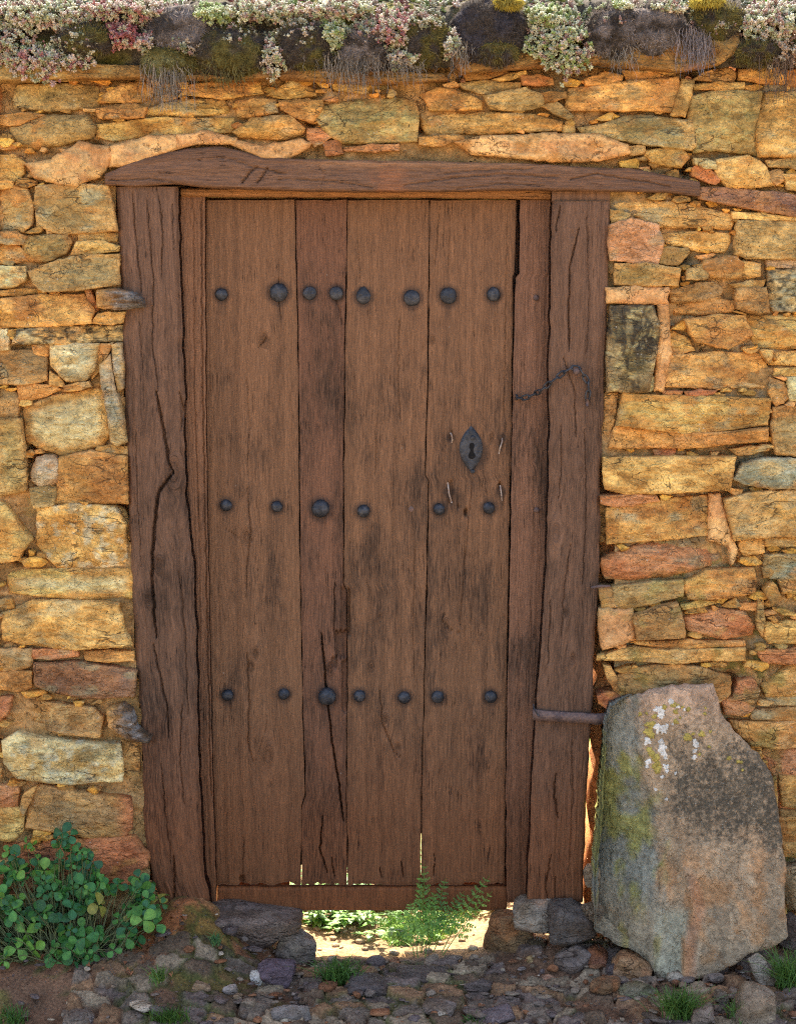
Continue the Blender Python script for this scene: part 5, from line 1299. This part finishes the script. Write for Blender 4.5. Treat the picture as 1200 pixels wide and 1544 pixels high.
tuft(710, 1548, 40, 20, 90, 8, 'small low grass patch at the bottom edge under the door', (84, 110, 46))
tuft(20, 1540, 60, 28, 120, 9, 'low grass tuft in the bottom left corner', (84, 116, 50))
# dead leaves under the clover
dl = MB(); r = np.random.default_rng(61)
for i in range(70):
    p = gat(r.uniform(60, 280), r.uniform(1435, 1485), .03); p[2] = float(ground_z(p[0], p[1])) + .008; V, f = leaflet(p, r.normal(0, 1, 3) * (1, 1, .3), np.array([r.normal(0, .4), -.3, 1]), r.uniform(.008, .02), .011, 'ov', .3, .4)
    dl.add(V, f, col=np.broadcast_to(lin([(150, 92, 60), (120, 78, 52), (170, 112, 74)][i % 3]), V.shape))
tag(dl.build('leaf_litter', M_dry), 'scattered dead brown leaves under the leafy plant', 'leaf litter', kind='stuff')

# ------------------------------------------------------------------ coping, sod and wall-top plants
for i, (poly, fc, kind, lab) in enumerate((('-520,86 -300,92 -130,88 -4,92 -4,122 -200,124 -520,120', -.045, 'y', None), ('0,92 60,96 130,98 220,100 224,118 120,122 0,124', -.055, 'y', None), ('226,98 330,100 420,104 420,120 330,122 228,119', -.05, 'o', None),
     ('424,104 520,106 670,112 676,122 560,128 424,121', -.05, 'o', None), ('680,84 770,80 900,74 1010,58 1064,44 1108,54 1110,76 1080,100 1020,111 900,100 800,104 690,112', -.055, 'o', 'thick ochre coping stone right of the big sedum clump'), ('1112,62 1200,72 1290,70 1290,98 1200,96 1112,94', -.045, 'b', None), ('1294,70 1500,74 1720,70 1720,98 1294,100', -.05, 'y', None))):
    V, Fs, Q, d = stone_shape(pts(poly), 40 + i, fc, relief=.008, rnd=.008, facets=2, back=.45, lam=.004, jag=2)
    o = mk('coping_slab', V, Fs, M_stone, wall, {'col': calm(stone_col(kind, Q, d, 40 + i), .15) * .5, 'seed': np.full(len(V), i * 2.3)}, local=True)
    if lab: o['label'] = lab
# soil cap on the wall top
xs = np.arange(-1.75, 1.8, .01); ts = np.linspace(0, 1, 46)
prof_y = np.interp(ts, (0, .12, .35, .75, .9, 1), (-.02, -.045, .0, .3, .45, .47)); zc = at(0, 96, 0)[2]
prof_z = np.interp(ts, (0, .12, .35, .75, .9, 1), (-.01, .04, .13, .185, .09, -.02))
XX, TT = np.meshgrid(xs, ts, indexing='ij'); PYY = np.broadcast_to(prof_y, XX.shape); PZ = np.broadcast_to(prof_z, XX.shape)
nn = fbm(XX * 11, TT * 5, s=55, o=4); ZZ = zc + PZ + .022 * nn * sm(0, .2, TT) + .006 * fbm(XX * 60, TT * 30, s=56, o=3) - .035 * sm(W(1200), W(900), XX) * 0
YY = PYY - .022 * fbm(XX * 9, TT * 4, s=57, o=3) * sm(1., .7, TT) - .006 * fbm(XX * 70, TT * 40, s=58, o=2)
k = sm(-.2, .3, fbm(XX * 12, TT * 8, s=59, o=4))[..., None]; c = lin((86, 78, 66)) * (1 - k) + lin((96, 90, 40)) * k
mk('soil_cap', np.stack([XX, YY, ZZ], -1), grid_faces(len(xs), len(ts)), M_moss, wall, {'col': c.reshape(-1, 3)}, local=True)
icoV, icoF = ico(1)
def sedum(px, py, w_, h_, n, seed, label, tones, depth=.05, big=1.0, dn=.5):
    """clump of fat little leaves spilling over the edge: px,py centre in the photo"""
    r = np.random.default_rng(seed); c = at(px, py, -.05); t_ = thing('sedum_clump', c, label, 'succulent', 'sedum clumps on top of the wall'); lv = MB(); stm = MB(); a_, b_ = w_ * PX / 2, h_ * PX / 2
    for i in range(n):
        while True:
            q_ = r.uniform(-1, 1, 3)
            if q_ @ q_ < 1: break
        if r.random() < .26: q_ = q_ * r.uniform(1.0, 1.28)
        rr = min(1, np.linalg.norm(q_[[0, 2]])); edge = 1 + .25 * noise(math.atan2(q_[2], q_[0]) * 2, 0.5, s=seed)
        p = c + np.array([q_[0] * a_ * edge, -depth * (1 - rr * rr) * r.uniform(.3, 1) + .03 * (q_[2] > 0) * q_[2], q_[2] * b_ * edge])
        ax = unit(np.array([q_[0] * .5, -.9, .25 + q_[2] * .7]) + r.normal(0, .4, 3)); x_, y_, _ = frame(ax)
        base = p - ax * .02 + np.array([0, .02, .012]); v, f = tube(np.array([base, p - ax * .006, p]), .0012, 4); stm.add(v, f, col=np.broadcast_to(lin((120, 96, 70)), v.shape))
        tone = lin(tones[r.choice(len(tones))]) * r.uniform(.75, 1.2); m = r.integers(9, 15); s = big * r.uniform(.75, 1.15)
        for k in range(m):
            t = k / m; a = k * 2.4; out = (1 - t) * .9 + .1; dv = unit((x_ * np.cos(a) + y_ * np.sin(a)) * out + ax * (.25 + t)); L = .0054 * s * (1 - .35 * t)
            u_, w2, d_ = frame(dv); pp = p + ax * .012 * (t - .5) + dv * L * .7
            V = pp + icoV[:, :1] * u_ * L * .46 + icoV[:, 1:2] * w2 * L * .46 + icoV[:, 2:] * d_ * L
            cv = np.broadcast_to(tone * r.uniform(.85, 1.15), V.shape).copy(); tipm = np.clip(icoV[:, 2], 0, 1)[:, None] * .35; cv = cv * (1 - tipm) + np.minimum(cv * 1.5, .85) * tipm; lv.add(V, icoF, col=cv)
    lv.build('leaves', M_sedum, t_, local=True); stm.build('stem', M_dry, t_, local=True); return t_
PK = [(178, 148, 134), (186, 166, 146), (156, 104, 98), (176, 168, 140), (150, 150, 112)]; WH = [(186, 182, 154), (168, 168, 132), (146, 152, 112), (192, 176, 154), (150, 120, 104)]; GN = [(134, 148, 86), (160, 166, 120), (184, 184, 150)]; PP = [(160, 96, 92), (176, 134, 120), (140, 84, 82), (166, 156, 126)]
MU = [(140, 138, 112), (120, 124, 92), (160, 146, 126), (146, 116, 104), (170, 166, 140)]
for i, a in enumerate((
    (62, 88, 150, 52, 190, 'pinkish white sedum clump spilling over the wall edge at the far left', PK), (15, 62, 90, 60, 100, 'pale sedum clump at the left edge of the picture on the wall top', WH),
    (185, 52, 60, 46, 70, 'rosy red sedum clump above the left door post', PP), (225, 62, 50, 44, 50, 'pink sedum clump right of the rosy red one', PK),
    (60, 22, 170, 50, 210, 'sunlit pale sedum along the wall crest at the far left', WH), (190, 14, 140, 34, 130, 'sunlit pinkish sedum on the crest above the left door post', PK),
    (318, 22, 70, 36, 80, 'green sedum rosettes on the crest left of the door middle', GN), (412, 82, 46, 66, 76, 'small white sedum clump hanging over the edge left of the door middle', WH),
    (400, 16, 110, 40, 110, 'sunlit whitish sedum on the crest above the small hanging clump', WH), (502, 50, 56, 56, 80, 'creamy green sedum clump above the middle of the door', GN), (510, 14, 110, 32, 90, 'sunlit whitish sedum on the crest above the middle of the door', WH),
    (594, 44, 84, 62, 120, 'pinkish white sedum clump right of the door middle', PK), (612, 84, 60, 34, 50, 'lower fringe of pale sedum right of the door middle', WH),
    (682, 62, 40, 50, 56, 'slim white sedum clump beside the big dark moss cushion', WH), (846, 62, 104, 106, 260, 'biggest green white sedum clump hanging over the wall edge', WH + GN), (825, 25, 60, 44, 70, 'green topped sedum rosettes on the crest above the biggest clump', GN),
    (1158, 34, 110, 70, 190, 'broad pale sedum clump on the crest at the far right', WH), (1185, 76, 60, 50, 60, 'brownish sedum clump hanging at the right edge', [(176, 150, 120), (150, 120, 96), (190, 176, 150)]), (1000, 12, 80, 26, 56, 'low sunlit sedum on the crest above the right door post', WH), (935, 10, 60, 22, 30, 'tiny sunlit sedum patch right of the biggest clump', GN),
    (282, 66, 90, 60, 90, 'muted grey green sedum over the dark moss left of the hanging olive moss', MU), (352, 60, 80, 50, 70, 'muted sedum sprinkled over the wide olive moss', MU), (456, 52, 70, 60, 80, 'muted sedum between the small white hanging clump and the creamy green one', MU),
    (548, 52, 60, 56, 60, 'muted sedum left of the pinkish white clump', MU), (640, 34, 60, 44, 60, 'muted sedum between the pinkish white clump and the slim white one', MU), (925, 34, 70, 44, 40, 'sparse muted sedum on the dark grey cushion', MU), (1078, 36, 70, 44, 60, 'muted sedum near the right corner of the coping', MU), (120, 58, 80, 60, 90, 'dusty pink and green sedum between the two pink clumps on the left', MU + PK))):
    sedum(a[0], a[1], a[2], a[3], int(a[4] * 1.7), 500 + i, a[5], a[6])
mat_ = MB(); r = np.random.default_rng(909)
for i in range(3400):
    x = r.uniform(-1.72, 1.72); ti = r.uniform(.22, .86) ** 1.0; y0 = np.interp(ti, ts, prof_y); 
    if noise(x * 9, ti * 6, s=12) < -.25 or (W(690) < x < W(782) and ti < .6) or (W(880) < x < W(985) and ti < .6): continue
    z0 = zc + np.interp(ti, ts, prof_z) + .022 * float(fbm(x * 11, ti * 5, s=55, o=4)) + .006; p = np.array([x, y0 + r.normal(0, .006), z0]); ax = unit(np.array([0, -.5, 1]) + r.normal(0, .4, 3)); x_, y_, _ = frame(ax)
    tone = lin((PK[:3] + WH + GN + MU)[r.integers(0, 15)]) * r.uniform(.55, 1.05); s_ = r.uniform(.9, 1.4)
    for k in range(7):
        t = k / 7; a = k * 2.4; dv = unit((x_ * np.cos(a) + y_ * np.sin(a)) * (1 - t * .8) + ax * (.3 + t)); L = .006 * s_ * (1 - .3 * t); u_, w2, d_ = frame(dv); pp = p + ax * .012 * t + dv * L * .7
        mat_.add(pp + icoV[:, :1] * u_ * L * .46 + icoV[:, 1:2] * w2 * L * .46 + icoV[:, 2:] * d_ * L, icoF, col=np.broadcast_to(tone * r.uniform(.85, 1.15), icoV.shape))
tag(mat_.build('sedum_mat', M_sedum), 'low mat of tiny succulents covering the crest of the wall', 'ground cover', kind='stuff')
def cushion(px, py, w_, h_, seed, label, c1, c2, yy=-.045, hair=500, dangle=0., top=None):
    r = np.random.default_rng(seed); c = at(px, py, yy); V, f = ico(5); a_, b_ = w_ * PX / 2, h_ * PX / 2
    P = V * (1 + .22 * fbm(V[:, 0] * 2, V[:, 1] * 2, V[:, 2] * 2 + 4, s=seed, o=3) + .06 * fbm(V[:, 0] * 9, V[:, 1] * 9, V[:, 2] * 9 + 4, s=seed, o=3))[:, None]
    P = P * np.array([a_, .05, b_]) + c; k = sm(-.25, .3, fbm(V[:, 0] * 2.5, V[:, 1] * 2.5, V[:, 2] * 2.5 + 9, s=seed + 2, o=4))[:, None]; col = lin(c1) * (1 - k) + lin(c2) * k
    t_ = thing('moss_cushion', c, label, 'moss', 'moss cushions on the wall top'); mk('cushion', P, f, M_moss, t_, {'col': col}, local=True)
    m = MB(); nv = np.cross(P[f[:, 1]] - P[f[:, 0]], P[f[:, 2]] - P[f[:, 0]]); nv /= np.linalg.norm(nv, axis=1)[:, None] + 1e-9; ctr = P[f].mean(1); sel = r.choice(len(f), min(hair * 3, len(f)), replace=False)
    for i in sel:
        if nv[i, 1] > .3: continue
        L = r.uniform(.004, .016); d_ = unit(nv[i] + r.normal(0, .35, 3) + np.array([0, 0, -dangle])); s = unit(np.cross(d_, [0.1, 1, .2])) * .0009
        Vv = np.array([ctr[i] - s, ctr[i] + s, ctr[i] + d_ * L]); m.add(Vv, np.array([[0, 1, 2]]), col=np.broadcast_to(col[f[i, 0]] * r.uniform(.8, 2.), (3, 3)))
    m.build('moss_hair', M_dry, t_, local=True); return t_
DG, OL, GY_ = (70, 62, 54), (92, 84, 44), (116, 106, 98)
for i, a in enumerate((
    (128, 60, 90, 50, 'dark moss between the pink sedum clumps on the left', DG, OL), (275, 50, 110, 76, 'dark grey moss cushion left of the hanging olive moss', DG, GY_), (345, 78, 120, 80, 'wide olive moss hanging over the edge left of the door middle', OL, DG), (258, 92, 80, 50, 'olive moss under the pink sedum clump', OL, (120, 116, 76)),
    (460, 70, 90, 70, 'dark moss cushion between the two white sedum clumps above the door', DG, OL), (548, 76, 70, 60, 'grey moss cushion above the middle of the door', GY_, DG), (640, 62, 70, 70, 'dark moss left of the slim white sedum clump', DG, OL),
    (735, 46, 104, 92, 'biggest dark moss cushion left of the biggest sedum clump', (64, 60, 62), DG), (748, 78, 70, 36, 'olive underside moss beneath the biggest dark cushion', OL, DG), (925, 48, 84, 78, 'dark grey moss cushion right of the biggest sedum clump', DG, GY_), (985, 44, 100, 76, 'grey brown moss cushion above the thick coping stone', GY_, DG), (1080, 34, 80, 56, 'moss cushion near the right corner of the coping', DG, OL), (1140, 78, 70, 36, 'dark moss under the broad pale sedum on the far right', DG, OL))):
    cushion(a[0], a[1], a[2], a[3], 700 + i, a[4], a[5], a[6], dangle=.6 if a[5] == OL else 0)
for i, a in enumerate(((766, 4, 40, 14, 'bright yellow moss on the crest left of the biggest sedum clump'), (1066, 4, 44, 12, 'bright yellow moss on the crest near the right end'))):
    cushion(a[0], a[1], a[2], a[3], 740 + i, a[4], (150, 134, 56), (110, 100, 48), -.07)
def roots(px, py, w_, L_, n, seed, label, colr=(150, 140, 124)):
    r = np.random.default_rng(seed); m = MB(); c = at(px, py, -.06)
    for i in range(n):
        b = at(px + r.normal(0, w_ * .28), py + r.uniform(-8, 8), -.062 - r.uniform(0, .03)); L = L_ * PX * r.uniform(.3, 1.1); t = np.linspace(0, 1, 7)
        C_ = b + np.stack([np.cumsum(r.normal(r.normal(0, .001), .0034, 7)), np.cumsum(r.normal(-.0002, .0012, 7)), -L * t], -1); v, f = tube(C_, np.linspace(.0007, .0003, 7), 3); m.add(v, f, col=np.broadcast_to(lin(colr) * r.uniform(.5, 1.3), v.shape))
    return tag(m.build('hanging_roots', M_dry, origin=c), label, 'roots', 'dry roots hanging from the wall top')
roots(252, 96, 60, 62, 150, 1, 'tuft of dry grey roots hanging above the left end of the lintel'); roots(532, 84, 90, 56, 150, 2, 'dry grey roots hanging above the middle of the door'); roots(610, 92, 60, 34, 60, 3, 'short dry roots hanging right of the door middle'); roots(1048, 46, 50, 56, 200, 4, 'thick beard of grey roots hanging over the thick coping stone', (150, 140, 136))
roots(694, 66, 26, 46, 50, 5, 'thin roots hanging beside the slim white sedum clump'); roots(1176, 86, 40, 60, 70, 6, 'thin dark roots hanging at the right edge', (110, 92, 76)); roots(940, 70, 40, 40, 60, 7, 'short roots hanging right of the biggest sedum clump'); roots(345, 100, 90, 36, 90, 8, 'short dry roots hanging under the wide olive moss', (120, 112, 70))

# ------------------------------------------------------------------ beyond the wall
def bush(name, loc, rad, n, L, colr, seed, label, trunk_h):
    t_ = thing(name, loc, label, 'tree'); r = np.random.default_rng(seed); fo = MB(); loc = np.array(loc, float)
    cl = [(loc + np.array([r.normal(0, rad[0] * .45), r.normal(0, rad[1] * .45), trunk_h + rad[2] * r.uniform(.3, 1.6)]), r.uniform(.3, .5) * rad[0]) for _ in range(16)]
    for c, rr in cl:
        for i in range(n // 16):
            p = c + unit(r.normal(size=3)) * rr * r.uniform(.5, 1) ** .6; V, f = leaflet(p, r.normal(size=3), r.normal(size=3), L * r.uniform(.7, 1.2), L * .55, 'x'); fo.add(V, f, col=np.broadcast_to(lin(colr) * r.uniform(.6, 1.4), V.shape))
    fo.build('crown', M_leaf, t_, local=True); tk = MB(); v, f = tube(np.array([loc, loc + (0.1, 0, trunk_h * .6), loc + (0, .05, trunk_h + rad[2])]), [.12, .09, .04], 10); tk.add(v, f, col=np.broadcast_to(lin((100, 84, 66)), v.shape))
    for c, rr in cl[:7]:
        v, f = tube(np.array([loc + (0, 0, trunk_h * .8), (loc + (0, 0, trunk_h) + c) / 2, c]), [.05, .035, .015], 6); tk.add(v, f, col=np.broadcast_to(lin((100, 84, 66)), v.shape))
    tk.build('trunk', M_dry, t_, local=True)
bush('leafy_tree', (-1.2, 9.0, .05), (1.6, 1.4, 1.0), 6000, .10, (120, 170, 60), 81, 'bright green tree behind the wall, peeping over the crest at the upper left', 2.4)
bush('leafy_tree', (3.2, 11.0, .05), (1.8, 1.5, 1.1), 6000, .11, (100, 140, 60), 82, 'green tree farther behind the wall on the right', 2.6)
